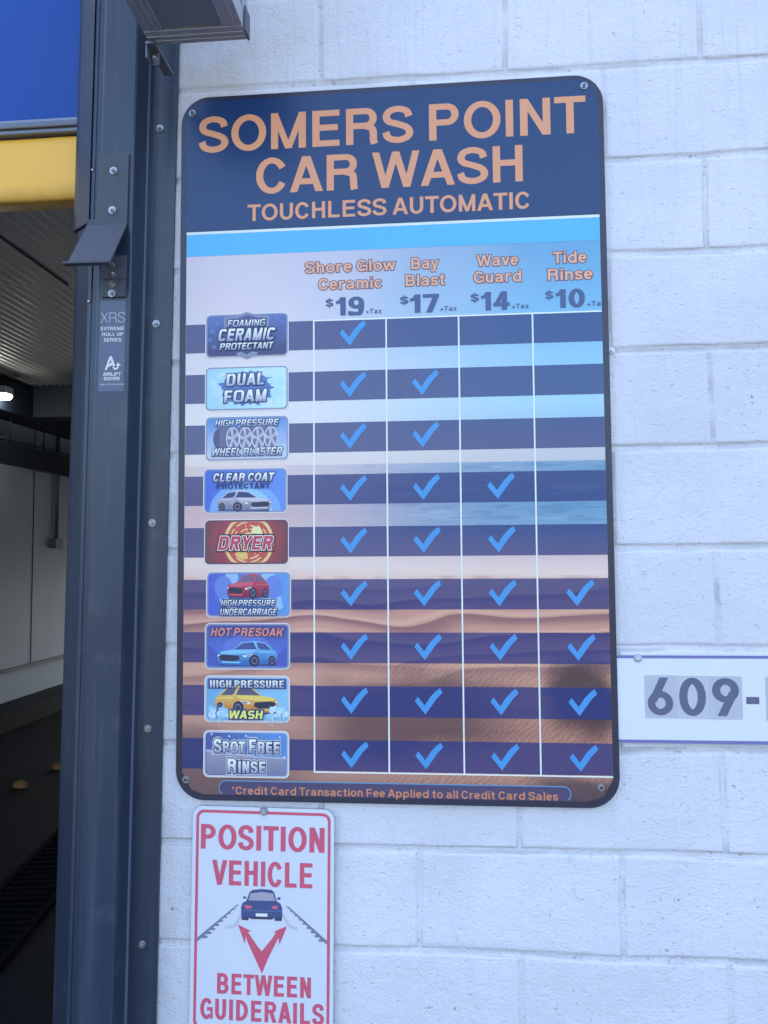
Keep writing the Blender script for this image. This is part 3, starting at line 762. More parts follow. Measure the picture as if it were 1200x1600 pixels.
# ------------------------------------------------------------------ aluminium light cabinet over the frame
m_alu = mat('aluminium_extrusion', (.50, .51, .53), .38, metal=.75, var=.1, vscale=30)
m_alu2 = mat('aluminium_groove', (.20, .21, .23), .5, metal=.5)
m_pan = mat('dark_cabinet_panel', (.17, .19, .22), .45, var=.08)
PC = .16
cr_, cl_ = at(387, 64, PC), at(236, 72.5, PC)
cab = thing('light_cabinet', 'aluminium framed box cabinet with dark underside fixed above the menu board', 'cabinet', (cl_.x, -PC, (cr_.z + cl_.z) / 2))
CWD = cr_.x - cl_.x; CD_, CH_ = .17, .4; fw = .040
mb = MB(); mb.box(fw, CWD - fw, -CD_ + fw, -fw, .008, .016, m_pan); mb.build('underside_panel', cab)
mb = MB(); mb.box(.006, CWD - .006, -CD_ + .006, -.006, .03, CH_ - .006, m_pan); mb.build('body', cab)
mb = MB()
def ext(mb, a, b, c, d, e, f): mb.box(a, b, c, d, e, f, m_alu)
for y0_, y1_ in ((-CD_, -CD_ + fw), (-fw, 0)):                 # bottom long rails with grooves
    ext(mb, 0, CWD, y0_, y1_, .002, .04)
    for k in (.3, .62): 
        yy = y0_ + (y1_ - y0_) * k; mb.box(.002, CWD - .002, yy, yy + .0035, -.0005, .0022, m_alu)
for x0_, x1_ in ((0, fw), (CWD - fw, CWD)):
    ext(mb, x0_, x1_, -CD_ + fw + .0005, -fw - .0005, .003, .039)
    for k in (.3, .62):
        xx = x0_ + (x1_ - x0_) * k; mb.box(xx, xx + .0035, -CD_ + fw + .002, -fw - .002, .0005, .0032, m_alu)
mb.build('bottom_frame', cab, bevel=.0015)
for x in (0, CWD - .03):
    for y0_, y1_ in ((-.03, -.001), (-CD_ + .001, -CD_ + .03)):
        mb = MB(); ext(mb, x, x + .03, y0_, y1_, .0405, CH_)
        if x and y1_ == -.001:
            for q in (-.022, -.011): mb.box(x + .0302, x + .033, q, q + .004, .05, CH_, m_alu)
        mb.build('corner_post', cab, bevel=.0012)
mb = MB(); mb.box(CWD + .0004, CWD + .0045, -.032, .001, .0, .05, mat('end_cap_plastic', (.09, .1, .115), .5)); mb.build('end_cap', cab, bevel=.001)
m_brk = mat('bracket_metal', (.16, .18, .21), .45, metal=.5)
mb = MB(); mb.box(-.004, .016, -.02, .084, -.0070, -.0010, m_brk); mb.box(-.004, -.0005, -.018, .010, -.034, -.0072, m_brk); mb.box(-.0002, .014, .006, .0098, -.034, -.0072, m_brk)
bk = mb.build('mounting_bracket', cab, bevel=.0008)
add_part('bolt', bolt_mesh(.6), bk, (.006, .0058, -.022), .4)

# ------------------------------------------------------------------ menu board
W_, H_ = .9144, 1.524
sg = thing('menu_sign', 'large dark blue car wash price menu board with beach picture and check marks', 'sign', (0, 0, ZB))
m_bord = mat('board_border', A(44, 49, 76), .3, spec=.5, var=.06)
mb = MB(); mb.slab(rrect(0, 0, W_, H_, .062, 12), 0, .005, m_bord, mat('board_edge', (.30, .31, .33), .4)); panel = mb.build('panel', sg)
for x in (.12, .78):
    pass
LD = .0002                                                     # print layers step towards the viewer by this much

def beach(name, tint=None, amount=0.):
    """the printed beach picture: pale sky, sea, dunes, as one node picture over the board; tint lays a flat ink over it"""
    m = bpy.data.materials.new(name); m.use_nodes = True; n = m.node_tree.nodes; l = m.node_tree.links; b = n['Principled BSDF']
    tc = n.new('ShaderNodeTexCoord'); sp = n.new('ShaderNodeSeparateXYZ'); l.new(tc.outputs['Object'], sp.inputs[0])
    x, z = sp.outputs[0], sp.outputs[2]
    def M(op, a, c=None, d=None):
        q = n.new('ShaderNodeMath'); q.operation = op
        for i, s in enumerate((a, c, d)):
            if s is None: continue
            if isinstance(s, (int, float)): q.inputs[i].default_value = s
            else: l.new(s, q.inputs[i])
        return q.outputs[0]
    def R(v, a, b_, lo=0., hi=1.):
        q = n.new('ShaderNodeMapRange'); q.interpolation_type = 'SMOOTHSTEP'; l.new(v, q.inputs[0])
        for i, s in enumerate((a, b_, lo, hi)): q.inputs[i + 1].default_value = s
        return q.outputs[0]
    def N(sc, loc=(0, 0, 0), scale=(1, 1, 1), det=4, rough=.5, dist=0.):
        mp = n.new('ShaderNodeMapping'); mp.inputs['Location'].default_value = loc; mp.inputs['Scale'].default_value = scale
        l.new(tc.outputs['Object'], mp.inputs[0])
        q = n.new('ShaderNodeTexNoise'); q.inputs['Scale'].default_value = sc; q.inputs['Detail'].default_value = det; q.inputs['Roughness'].default_value = rough; q.inputs['Distortion'].default_value = dist
        l.new(mp.outputs[0], q.inputs['Vector']); return q.outputs['Fac']
    def X(f, c1, c2):
        q = n.new('ShaderNodeMix'); q.data_type = 'RGBA'
        if isinstance(f, (int, float)): q.inputs[0].default_value = f
        else: l.new(f, q.inputs[0])
        for i, c in ((6, c1), (7, c2)):
            if isinstance(c, tuple): q.inputs[i].default_value = (*c[:3], 1)
            else: l.new(c, q.inputs[i])
        return q.outputs[2]
    def ramp(stops):
        q = n.new('ShaderNodeValToRGB'); l.new(M('DIVIDE', M('ADD', z, M('MULTIPLY', M('SUBTRACT', N(5, (3, 0, 1), (.6, 1, 2)), .5), .02)), 1.2), q.inputs[0])
        e = q.color_ramp.elements
        while len(e) < len(stops): e.new(.5)
        for s, (p, c) in zip(e, stops): s.position = p / 1.2; s.color = (*A(*c), 1)
        return q.outputs[0]
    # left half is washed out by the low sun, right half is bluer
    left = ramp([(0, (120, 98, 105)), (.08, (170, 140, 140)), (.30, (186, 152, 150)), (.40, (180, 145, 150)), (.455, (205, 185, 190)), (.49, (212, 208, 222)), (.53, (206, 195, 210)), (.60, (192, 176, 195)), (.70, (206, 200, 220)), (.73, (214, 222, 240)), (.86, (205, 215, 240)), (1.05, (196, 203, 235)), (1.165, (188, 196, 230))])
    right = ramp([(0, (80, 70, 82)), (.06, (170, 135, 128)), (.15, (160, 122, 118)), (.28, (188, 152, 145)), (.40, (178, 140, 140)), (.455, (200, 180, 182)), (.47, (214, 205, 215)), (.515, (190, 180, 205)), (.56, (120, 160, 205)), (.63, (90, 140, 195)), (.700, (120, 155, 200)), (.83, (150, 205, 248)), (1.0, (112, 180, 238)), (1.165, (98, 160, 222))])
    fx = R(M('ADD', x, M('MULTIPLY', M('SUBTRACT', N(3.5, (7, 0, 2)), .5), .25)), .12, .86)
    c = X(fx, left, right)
    # horizon: bright band of sky above, sea line below
    hz = M('MULTIPLY', R(z, .701, .7035), R(z, .80, .735)); c = X(M('MULTIPLY', hz, .55), c, A(214, 212, 228))
    sea = M('MULTIPLY', M('MULTIPLY', R(z, .7030, .7005), R(z, .545, .57)), R(x, .15, .75, .12, 1.)); c = X(M('MULTIPLY', sea, .45), c, A(96, 150, 205))
    wv = M('MULTIPLY', R(N(9, (0, 0, 0), (1, 1, 8), 5, .6, 1.2), .5, .66), sea); c = X(M('MULTIPLY', wv, .45), c, A(58, 115, 160))
    wv2 = M('MULTIPLY', R(N(8, (5, 0, 4), (1, 1, 9), 4, .6, 1.), .55, .68), sea); c = X(M('MULTIPLY', wv2, .35), c, A(170, 205, 235))
    # far line of scrub above the dunes
    sc_ = M('MULTIPLY', M('MULTIPLY', R(z, .470, .462), R(z, .448, .458)), R(N(16, (0, 0, 9), (1, 1, 1.5)), .42, .66)); c = X(M('MULTIPLY', sc_, .5), c, A(150, 120, 130))
    # dunes: long soft shadows, ripples low down
    low = R(z, .455, .42)
    def W(sc, dist, loc, scale, prof='SAW', det=2., ds=1., rot=0.):
        mp = n.new('ShaderNodeMapping'); mp.inputs['Location'].default_value = loc; mp.inputs['Scale'].default_value = scale; mp.inputs['Rotation'].default_value = (0, rot, 0)
        l.new(tc.outputs['Object'], mp.inputs[0])
        q = n.new('ShaderNodeTexWave'); q.wave_type = 'BANDS'; q.bands_direction = 'Z'; q.wave_profile = prof
        q.inputs['Scale'].default_value = sc; q.inputs['Distortion'].default_value = dist; q.inputs['Detail'].default_value = det; q.inputs['Detail Scale'].default_value = ds
        l.new(mp.outputs[0], q.inputs['Vector']); return q.outputs['Fac']
    rid = W(3.4, 7.5, (1.7, 0, .4), (.9, 1, 2.3), det=1.2, ds=1.1, rot=.12)
    zone = M('MULTIPLY', low, R(z, .20, .33))
    sh = M('MULTIPLY', R(rid, .38, .95), zone); c = X(M('MULTIPLY', sh, .80), c, A(120, 90, 106))
    rim = M('MULTIPLY', M('MULTIPLY', R(rid, .02, .10), R(rid, .34, .14)), zone); c = X(M('MULTIPLY', rim, .45), c, A(216, 184, 176))
    rid2 = W(2.6, 5, (4.7, 0, 1.4), (.8, 1, 2.6), det=1., ds=1., rot=-.1)
    c = X(M('MULTIPLY', M('MULTIPLY', R(rid2, .55, .95), M('MULTIPLY', R(z, .34, .28), R(z, .10, .2))), .35), c, A(128, 98, 108))
    rip = W(38, 8, (0, 0, 0), (.75, 1, 1), 'SIN', 3., 1.6, .9)
    lowr = M('MULTIPLY', R(z, .31, .26), R(x, .30, .52)); c = X(M('MULTIPLY', M('MULTIPLY', R(rip, .45, .85), lowr), .15), c, A(84, 62, 72)); c = X(M('MULTIPLY', M('MULTIPLY', R(rip, .3, .05), lowr), .16), c, A(214, 176, 160))
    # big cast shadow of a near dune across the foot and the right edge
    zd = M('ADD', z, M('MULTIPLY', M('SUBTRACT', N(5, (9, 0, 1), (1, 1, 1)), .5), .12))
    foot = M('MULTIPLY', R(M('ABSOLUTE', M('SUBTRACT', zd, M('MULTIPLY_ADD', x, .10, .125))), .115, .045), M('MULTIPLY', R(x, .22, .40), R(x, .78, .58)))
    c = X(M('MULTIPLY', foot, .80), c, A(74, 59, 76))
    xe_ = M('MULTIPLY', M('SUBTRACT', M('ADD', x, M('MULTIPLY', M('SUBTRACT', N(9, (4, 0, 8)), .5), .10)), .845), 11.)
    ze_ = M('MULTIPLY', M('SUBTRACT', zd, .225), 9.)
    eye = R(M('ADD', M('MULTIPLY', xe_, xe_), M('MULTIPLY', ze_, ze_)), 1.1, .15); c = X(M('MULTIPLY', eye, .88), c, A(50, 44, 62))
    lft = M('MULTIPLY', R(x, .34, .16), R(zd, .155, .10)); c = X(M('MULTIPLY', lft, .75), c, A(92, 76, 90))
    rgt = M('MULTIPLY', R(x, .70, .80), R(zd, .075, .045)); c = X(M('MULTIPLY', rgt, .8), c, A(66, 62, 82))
    if tint: c = X(1 - amount, c, tint)
    l.new(c, b.inputs['Base Color']); b.inputs['Roughness'].default_value = .33; b.inputs['Specular IOR Level'].default_value = .4
    return m
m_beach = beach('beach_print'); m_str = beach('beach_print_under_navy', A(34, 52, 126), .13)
XA, XB = .0138, .9012
m_nav = mat('header_navy', A(24, 57, 114), .28, spec=.5, var=.12, vscale=2.2)
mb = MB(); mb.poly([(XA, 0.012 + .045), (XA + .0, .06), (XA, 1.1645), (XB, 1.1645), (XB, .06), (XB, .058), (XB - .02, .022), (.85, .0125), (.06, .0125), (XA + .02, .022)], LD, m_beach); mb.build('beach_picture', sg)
mb = MB(); top = [p for p in rrect(.0105, 1.0, W_ - .0105, H_ - .0095, .052, 12) if p[1] > 1.2]
mb.poly([(.0105, 1.2212), (W_ - .0105, 1.2212)] + top, LD, m_nav)
mb.poly([(XA, 1.1648), (XB, 1.1648), (XB, 1.2132), (XA, 1.2132)], LD, ink('sky_band', 82, 178, 252)); mb.poly([(XA, 1.2134), (XB, 1.2134), (XB, 1.2195), (XA, 1.2195)], LD, ink('pale_line', 196, 222, 250))
mb.build('header_band', sg)
m_or = ink('orange', 200, 153, 130)
mb = MB()
text(mb, 'SOMERS POINT', .0395, .8775, 1.3976, 1.4785, 2 * LD, m_or, v=.20, h=.168); mb.build('title_lettering', sg); mb = MB()
text(mb, 'CAR WASH', .1685, .7441, 1.2985, 1.3780, 2 * LD, m_or, v=.20, h=.168); mb.build('title_lettering', sg); mb = MB()
text(mb, 'TOUCHLESS AUTOMATIC', .1496, .7590, 1.2387, 1.2755, 2 * LD, m_or, v=.20, h=.168)
mb.build('title_lettering', sg)
ROWS = [1.0132 - .11062 * i for i in range(9)]; RH = .0632
for i, zt in enumerate(ROWS):
    mb = MB(); mb.poly([(XA + .0004, zt - RH), (XB - .0002, zt - RH), (XB - .0002, zt), (XA + .0004, zt)], 2 * LD, m_str); mb.build('row_stripe', sg)
m_ln = ink('grid_white', 222, 236, 252)
LX = (.2955, .4511, .6046, .7586)
mb = MB()
for x in LX: mb.poly([(x - .0016, .0640), (x + .0016, .0640), (x + .0016, 1.0116), (x - .0016, 1.0116)], 3 * LD, m_ln)
mb.poly([(LX[0] - .0016, 1.0118), (XB, 1.0118), (XB, 1.0148), (LX[0] - .0016, 1.0148)], 3 * LD, m_ln)
mb.poly([(LX[0] - .0016, .0608), (XB, .0608), (XB, .0638), (LX[0] - .0016, .0638)], 3 * LD, m_ln)
mb.build('grid_lines', sg)
# check marks
m_chk = ink('check_blue', 68, 146, 234)
def ck():
    P = [(-.0285, .0005), (-.0225, .0095), (-.0085, -.0085), (.004, .010), (.0145, .0205), (.0235, .0275), (.0285, .0180), (.017, .0065), (.0065, -.008), (-.007, -.0265)]
    mb = MB(); mb.poly(P, 4 * LD, m_chk); return mb
c0 = None
CHK = (9, 8, 7, 6)
names = ('check_mark',)
COLX = (.3800, .5335, .6880, .8450)
CN = (range(0, 9), range(1, 9), range(3, 9), range(5, 9))
for cx, rr in zip(COLX, CN):
    for i in rr:
        zc = ROWS[i] - RH / 2 + .0015
        if c0 is None: c0 = ck().build('check_mark', sg); c0.location = (cx, 0, zc)
        else:
            c = c0.copy(); COL.objects.link(c); c.parent = sg; c.location = (cx, 0, zc)
# column headings: pale orange letters inside a plum outline, slate prices
m_hd = ink('heading_orange', 208, 170, 158); m_ho = ink('heading_outline', 104, 84, 116); m_pr = ink('price_slate', 68, 92, 148)
def heading(lines, price, tax):
    mb = MB()
    for s, x0, x1, zb, zt in lines:
        text(mb, s, x0 + .002, x1 - .002, zb, zt, 3 * LD, m_ho, v=.20, h=.17, o=.075)
        text(mb, s, x0 + .002, x1 - .002, zb, zt, 4 * LD, m_hd, v=.20, h=.17)
    mb.build('column_heading', sg)
    mb = MB(); (x0, x1), (y0, y1, y2) = price
    text(mb, '$', x0, x1, 1.0415, 1.0600, 3 * LD, m_pr, v=.24, h=.16, k=.9)
    text(mb, tax[3], y0, y1, 1.0225, 1.0625, 3 * LD, m_pr, v=.285, h=.20, k=1.1)
    text(mb, '+Tax'[:tax[2]], tax[0], tax[1], 1.0245, 1.0350, 3 * LD, m_pr, v=.22, h=.18, k=1.)
    mb.build('price', sg)
heading([('Shore Glow', .2749, .4744, 1.1175, 1.1420), ('Ceramic', .3038, .4455, 1.0800, 1.1045)], ((.3215, .3380), (.3438, .4044, 0)), (.4083, .4424, 4, '19'))
heading([('Bay', .5040, .5663, 1.1175, 1.1420), ('Blast', .4915, .5780, 1.0810, 1.1055)], ((.4812, .4994), (.5024, .5644, 0)), (.5665, .6015, 4, '17'))
heading([('Wave', .6427, .7337, 1.1180, 1.1425), ('Guard', .6357, .7391, 1.0825, 1.1070)], ((.6302, .6480), (.6524, .7120, 0)), (.7168, .7518, 4, '14'))
heading([('Tide', .8011, .8747, 1.1180, 1.1425), ('Rinse', .7900, .8863, 1.0820, 1.1065)], ((.7854, .8025), (.8074, .8673, 0)), (.8718, .8998, 3, '10'))
# footer
mb = MB(); m_fb = ink('footer_blue', 92, 150, 215)
mb.poly(rrect(.0945, .0125, .816, .0405, .0135), 2 * LD, ink('footer_navy', 74, 74, 118))
text(mb, '*Credit Card Transaction Fee Applied to all Credit Card Sales', .1202, .7919, .0140, .0300, 3 * LD, ink('footer_orange', 188, 134, 108), v=.19, h=.165)
pa = [(.107 + .0135 * math.cos(math.radians(a)), .027 + .0145 * math.sin(math.radians(a))) for a in range(235, 85, -10)]
pb = [(.8035 + .0135 * math.cos(math.radians(a)), .027 + .0145 * math.sin(math.radians(a))) for a in range(90, -61, -10)]
ol = pa + pb
for i in range(len(ol) - 1):
    (xa_, za_), (xb_, zb_) = ol[i], ol[i + 1]; L_ = math.hypot(xb_ - xa_, zb_ - za_); nx_, nz_ = -(zb_ - za_) / L_ * .0011, (xb_ - xa_) / L_ * .0011
    mb.face([(xa_ - nx_, -4 * LD, za_ - nz_), (xb_ - nx_, -4 * LD, zb_ - nz_), (xb_ + nx_, -4 * LD, zb_ + nz_), (xa_ + nx_, -4 * LD, za_ + nz_)], m_fb)
mb.build('footer_note', sg)
# corner screws
for (x, z, r) in ((.0249, 1.4885, .2), (.8752, 1.4990, 1.1), (.8770, .0420, 2.2), (.0226, .0425, .6)):
    mb = MB(); mb.cyl((0, -.0008, 0), .0078, (0, -.0014, 0), m_zinc, 24); mb.cyl((0, -.0022, 0), .0056, (0, -.0035, 0), m_zinc, 6, .0050, False); mb.cyl((0, -.0057, 0), .0030, (0, -.001, 0), mat('socket_dark', (.08, .08, .09), .5, metal=.5), 12)
    add_part('screw', mb, sg, (x, 0, z), r)

# --- service badges -------------------------------------------------------------
m_silv = ink('badge_silver', 176, 190, 222); m_rim = ink('badge_rim', 132, 148, 192); m_w = ink('badge_white', 214, 226, 248)
m_shd = ink('badge_navy', 52, 68, 128); m_mid = ink('badge_midblue', 84, 122, 200); m_blk2 = ink('badge_black', 46, 52, 84)
def gradient(name, c1, c2, ax='z', a=0., b=1., radial=None):
    m = bpy.data.materials.new('ink_' + name); m.use_nodes = True; n = m.node_tree.nodes; l = m.node_tree.links; p = n['Principled BSDF']
    tc = n.new('ShaderNodeTexCoord'); sp = n.new('ShaderNodeSeparateXYZ'); l.new(tc.outputs['Object'], sp.inputs[0])
    mr = n.new('ShaderNodeMapRange')
    if radial:
        ln_ = n.new('ShaderNodeVectorMath'); ln_.operation = 'DISTANCE'; l.new(tc.outputs['Object'], ln_.inputs[0]); ln_.inputs[1].default_value = (radial[0], 0, radial[1]); l.new(ln_.outputs['Value'], mr.inputs[0])
    else: l.new(sp.outputs[0 if ax == 'x' else 2], mr.inputs[0])
    mr.inputs[1].default_value = a; mr.inputs[2].default_value = b
    nz = n.new('ShaderNodeTexNoise'); nz.inputs['Scale'].default_value = 70; nz.inputs['Detail'].default_value = 4; l.new(tc.outputs['Object'], nz.inputs['Vector'])
    ad = n.new('ShaderNodeMath'); ad.operation = 'MULTIPLY_ADD'; l.new(nz.outputs[0], ad.inputs[0]); ad.inputs[1].default_value = .5; l.new(mr.outputs[0], ad.inputs[2])
    sb = n.new('ShaderNodeMath'); sb.operation = 'SUBTRACT'; sb.use_clamp = True; l.new(ad.outputs[0], sb.inputs[0]); sb.inputs[1].default_value = .25
    mx = n.new('ShaderNodeMix'); mx.data_type = 'RGBA'; l.new(sb.outputs[0], mx.inputs[0]); mx.inputs[6].default_value = (*A(*c1), 1); mx.inputs[7].default_value = (*A(*c2), 1)
    l.new(mx.outputs[2], p.inputs['Base Color']); p.inputs['Roughness'].default_value = .3
    return m
def chrome(z0, z1):
    h_ = z1 - z0
    return gradient('chrome_%d_%d' % (round(z0 * 1e4), round(h_ * 1e4)), (138, 154, 200), (226, 235, 250), 'z', z0 + h_ * .05, z0 + h_ * .8)
BW, BH = .180, .094
B0 = 5 * LD; B1 = 6 * LD; B2 = 7 * LD; B3 = 8 * LD; B4 = .0029; B5 = .0033; B6 = .0037
def badge(cx, cz, face_m, rim=None):
    o = MB(); hw, hh = BW / 2, BH / 2
    o.poly(rrect(-hw - .0016, -hh - .0016, hw + .0016, hh + .0016, .0115), B0, m_w)
    o.poly(rrect(-hw, -hh, hw, hh, .010), B1, rim or m_rim)
    b = o.build('service_badge', sg); b.location = (cx, 0, cz)
    f = MB(); f.poly(rrect(-hw + .0032, -hh + .0032, hw - .0032, hh - .0032, .0078), B2, face_m)
    return b, f
def btext(mb, s, x0, x1, z0, z1, m=None, mo=None, o=.09, d=B5, **kw):
    mb = MB()
    if mo: text(mb, s, x0, x1, z0, z1, d - .00012, mo, o=o, **kw)
    text(mb, s, x0, x1, z0, z1, d, (chrome(z0, z1) if m in (None, m_w, m_silv) else m), **kw)
    mb.build('badge_lettering', b)
def art(mb, pts, d, m, sx=BW, sz=BH):
    """outline in badge fractions, 0..1 from the lower left"""
    mb.poly([((x - .5) * sx, (z - .5) * sz) for x, z in pts], d, m)
def disc(cx, cz, rx, rz, a0=0, a1=360, n=22): return [(cx + rx * math.cos(math.radians(a0 + (a1 - a0) * i / n)), cz + rz * math.sin(math.radians(a0 + (a1 - a0) * i / n))) for i in range(n if a1 - a0 >= 360 else n + 1)]
BC = [((a + c) / 2, (b + d) / 2) for (a, b), (c, d) in (((.0592, 1.0346), (.2393, .9373)), ((.0590, .9174), (.2393, .8235)), ((.0607, .8090), (.2394, .7148)), ((.0563, .6962), (.2373, .6035)), ((.0602, .5854), (.2394, .4945)), ((.0637, .4768), (.2456, .3816)), ((.0616, .3688), (.2436, .2723)), ((.0610, .2593), (.2436, .1619)), ((.0602, .1442), (.2416, .0491)))]
TECH = dict(sq=5., slant=.2, v=.2, h=.17, k=.9)
# 1 foaming ceramic protectant: shield of steel plates on dark blue
b, f = badge(*BC[0], gradient('ceramic_face', (58, 66, 122), (86, 114, 196), 'z', -.03, .05))
for q in ((.08, .62, .06), (.05, .42, .05), (.10, .25, .05), (.87, .90, .05), (.93, .78, .03), (.14, .80, .05)): art(f, disc(q[0], q[1], q[2] * .6, q[2], n=6), B3 - .0001, m_mid)
art(f, [(.22, .60), (.22, .93), (.38, .97), (.5, 1.045), (.63, .97), (.77, .93), (.77, .60)], B3, ink('plate_grey', 122, 140, 182))
art(f, [(.255, .60), (.255, .89), (.4, .91), (.5, .98), (.62, .91), (.74, .89), (.74, .60)], B3 + .0001, ink('plate_blue', 76, 92, 158))
art(f, [(.38, .10), (.38, .04), (.5, -.055), (.63, .04), (.63, .10), (.56, .12), (.5, .05), (.44, .12)], B3, ink('plate_grey', 122, 140, 182))
f.build('badge_picture', b)
btext(t, 'FOAMING', -.041, .041, .0195, .034, m_w, m_shd, .10, **TECH)
btext(t, 'CERAMIC', -.061, .062, -.0115, .0150, m_w, m_shd, .11, v=.24, h=.19, sq=4, slant=.2, k=.9)
btext(t, 'PROTECTANT', -.058, .058, -.031, -.0165, m_w, m_shd, .10, **TECH)
# 2 dual foam: splash on pale blue
b, f = badge(*BC[1], gradient('foam_face', (150, 205, 248), (176, 224, 252), 'x', -.08, .08))
pts = []
for i in range(44):
    a = 2 * math.pi * i / 44; r = (1, .84, .93, .80)[i % 4] + .05 * math.sin(i * 5.1); pts.append((.5 + .36 * r * math.cos(a), .5 + .43 * r * math.sin(a)))
art(f, pts, B3, m_mid)
for cx, cz, r in ((.14, .42, .13), (.10, .62, .10), (.86, .38, .13), (.90, .62, .11), (.20, .25, .07), (.79, .66, .07), (.17, .78, .07), (.82, .20, .08)): art(f, disc(cx, cz, r * .55, r, n=16), B3 + .0001, ink('foam_pale', 166, 216, 250))
for cx, cz in ((.205, .83), (.25, .81), (.205, .17), (.72, .83), (.77, .85), (.80, .17), (.5, .91), (.68, .90)): art(f, disc(cx, cz, .017, .033, n=10), B3 + .0002, m_w)
f.build('badge_picture', b)
kw = dict(sq=4.5, slant=.12, v=.24, h=.17, k=.9)
btext(t, 'DUAL', -.043, .040, .0055, .0315, m_silv, m_shd, .08, rot=.02, **kw); btext(t, 'FOAM', -.048, .044, -.031, -.0045, m_silv, m_shd, .08, rot=.02, **kw)
# 3 wheel blaster: tyre and four rims
b, f = badge(*BC[2], gradient('blaster_face', (176, 200, 240), (84, 140, 226), 'z', -.04, .04))
art(f, disc(.17, .50, .08, .25), B3, ink('tyre', 78, 88, 136)); art(f, [(.17, .25), (.83, .25), (.83, .75), (.17, .75)], B3 + .00005, ink('tyre_barrel', 96, 108, 158))
for k in range(4):
    cx = .33 + .155 * k
    art(f, disc(cx, .5, .082, .265), B3 + .0001 + k * .00009, ink('rim_edge', 190, 202, 232)); art(f, disc(cx, .5, .070, .235), B3 + .00013 + k * .00009, ink('rim_dark', 104, 116, 166))
    for a in range(5):
        t_ = math.radians(90 + 72 * a + 10); c_, s_ = math.cos(t_), math.sin(t_)
        art(f, [(cx - s_ * .010, .5 + c_ * .02), (cx + c_ * .068 - s_ * .018, .5 + s_ * .225 + c_ * .05), (cx + c_ * .068 + s_ * .018, .5 + s_ * .225 - c_ * .05), (cx + s_ * .010, .5 - c_ * .02)], B3 + .00016 + k * .00009 + a * .000003, ink('rim_spoke', 166, 180, 218))
f.build('badge_picture', b)
btext(t, 'HIGH PRESSURE', -.068, .069, .0265, .0405, m_w, m_shd, .09, **TECH); btext(t, 'WHEEL BLASTER', -.076, .077, -.0375, -.0205, m_w, m_shd, .09, **TECH)
# cars seen on the badges
def car(f, d, body, hi, glass, flip=False, x0=.2, x1=.8, z0=.05, z1=.6, cut=None, low=False):
    """three-quarter front view of a car in a box of the badge, built from shaded panels"""
    dk = m_blk2
    def T(p): 
        x = 1 - p[0] if flip else p[0]
        return (x0 + (x1 - x0) * x, z0 + (z1 - z0) * p[1])
    step = [0]
    def put(pts, m):
        step[0] += 1; art(f, [T(p) for p in pts], d + step[0] * .00001, m)
    put([(.03, .06), (.97, .10), (.99, .0), (.05, -.04)], ink('car_shadow', 62, 78, 140))
    put([(.02, .12), (.0, .40), (.06, .56), (.26, .64), (.40, .93), (.62, 1.0), (.80, .92), (.95, .62), (1., .45), (.99, .15), (.85, .08), (.5, .02), (.1, .04)], body)
    put([(.28, .64), (.42, .90), (.60, .95), (.66, .66)], glass)                      # windscreen
    put([(.69, .66), (.65, .94), (.79, .89), (.90, .64)], glass)                      # side window
    put([(.05, .55), (.27, .64), (.66, .65), (.60, .52), (.30, .45), (.08, .46)], hi) # bonnet
    put([(.70, .58), (.97, .56), (.97, .52), (.70, .53)], hi)                         # waist highlight
    put([(.03, .38), (.10, .44), (.36, .40), (.38, .26), (.30, .18), (.06, .20)], dk) # grille
    put([(.42, .40), (.57, .46), (.60, .40), (.46, .33)], m_w); put([(.47, .39), (.56, .43), (.57, .40), (.49, .36)], dk)   # headlamp
    put([(.005, .40), (.03, .45), (.045, .40), (.02, .36)], m_w)
    put([(.08, .11), (.36, .09), (.40, .15), (.08, .17)], hi)                         # bumper lip
    for cx, rx, rz in ((.62, .085, .24), (.91, .06, .20)):
        put(disc(cx, .20, rx, rz), dk); put(disc(cx + .004, .20, rx * .62, rz * .66), ink('rim_dull', 92, 102, 146)); put(disc(cx + .004, .20, rx * .34, rz * .36), dk)
    put([(.655, .62), (.70, .66), (.715, .70), (.66, .70)], body)                     # mirror
# 4 clear coat: silver car on a blue halo
b, f = badge(*BC[3], gradient('coat_face', (66, 104, 220), (92, 138, 236), 'x', -.08, .08))
art(f, disc(.5, .03, .43, .66, 0, 180), B3, ink('halo_mid', 112, 166, 244)); art(f, disc(.5, .03, .33, .52, 0, 180), B3 + .0001, ink('halo_pale', 140, 194, 250))
car(f, B3 + .0002, gradient('car_silver', (96, 108, 158), (176, 186, 220), 'z', -0.045, 0.0), ink('car_silver_hi', 180, 190, 222), m_shd, True, .16, .82, .04, .50)
f.build('badge_picture', b)
btext(t, 'CLEAR COAT', -.069, .063, .0195, .0375, m_w, m_shd, .12, v=.26, h=.2, slant=.2, k=.95)
btext(t, 'PROTECTANT', -.062, .054, .0035, .0155, ink('coat_navy', 40, 60, 134), v=.28, h=.22, slant=0.)
# 5 dryer: gold fan on red
b, f = badge(*BC[4], gradient('dryer_face', (176, 62, 92), (104, 66, 84), radial=(0, 0), a=.02, b=.09), ink('rim_plum', 96, 72, 98))
m_gold = ink('gold', 226, 196, 150); m_gr = ink('dryer_red', 178, 84, 92)
art(f, [(x, min(.96, max(.04, z))) for x, z in disc(.53, .5, .30, .62, n=40)], B3, m_gold)
art(f, [(x, min(.955, max(.045, z))) for x, z in disc(.53, .5, .265, .545, n=40)], B3 + .0001, m_gr)
for rr in (.235, .195, .155):
    for a in range(0, 360, 45):
        if (a // 45 + int(rr * 100)) % 3 == 0: continue
        o_ = disc(.53, .5, rr, rr * 2, a + 4, a + 40, 6); i_ = disc(.53, .5, rr - .016, rr * 2 - .033, a + 4, a + 40, 6)
        art(f, [(x, min(.95, max(.05, z))) for x, z in o_ + i_[::-1]], B3 + .00015, m_gold)
art(f, disc(.53, .5, .11, .22), B3 + .0002, m_gold)
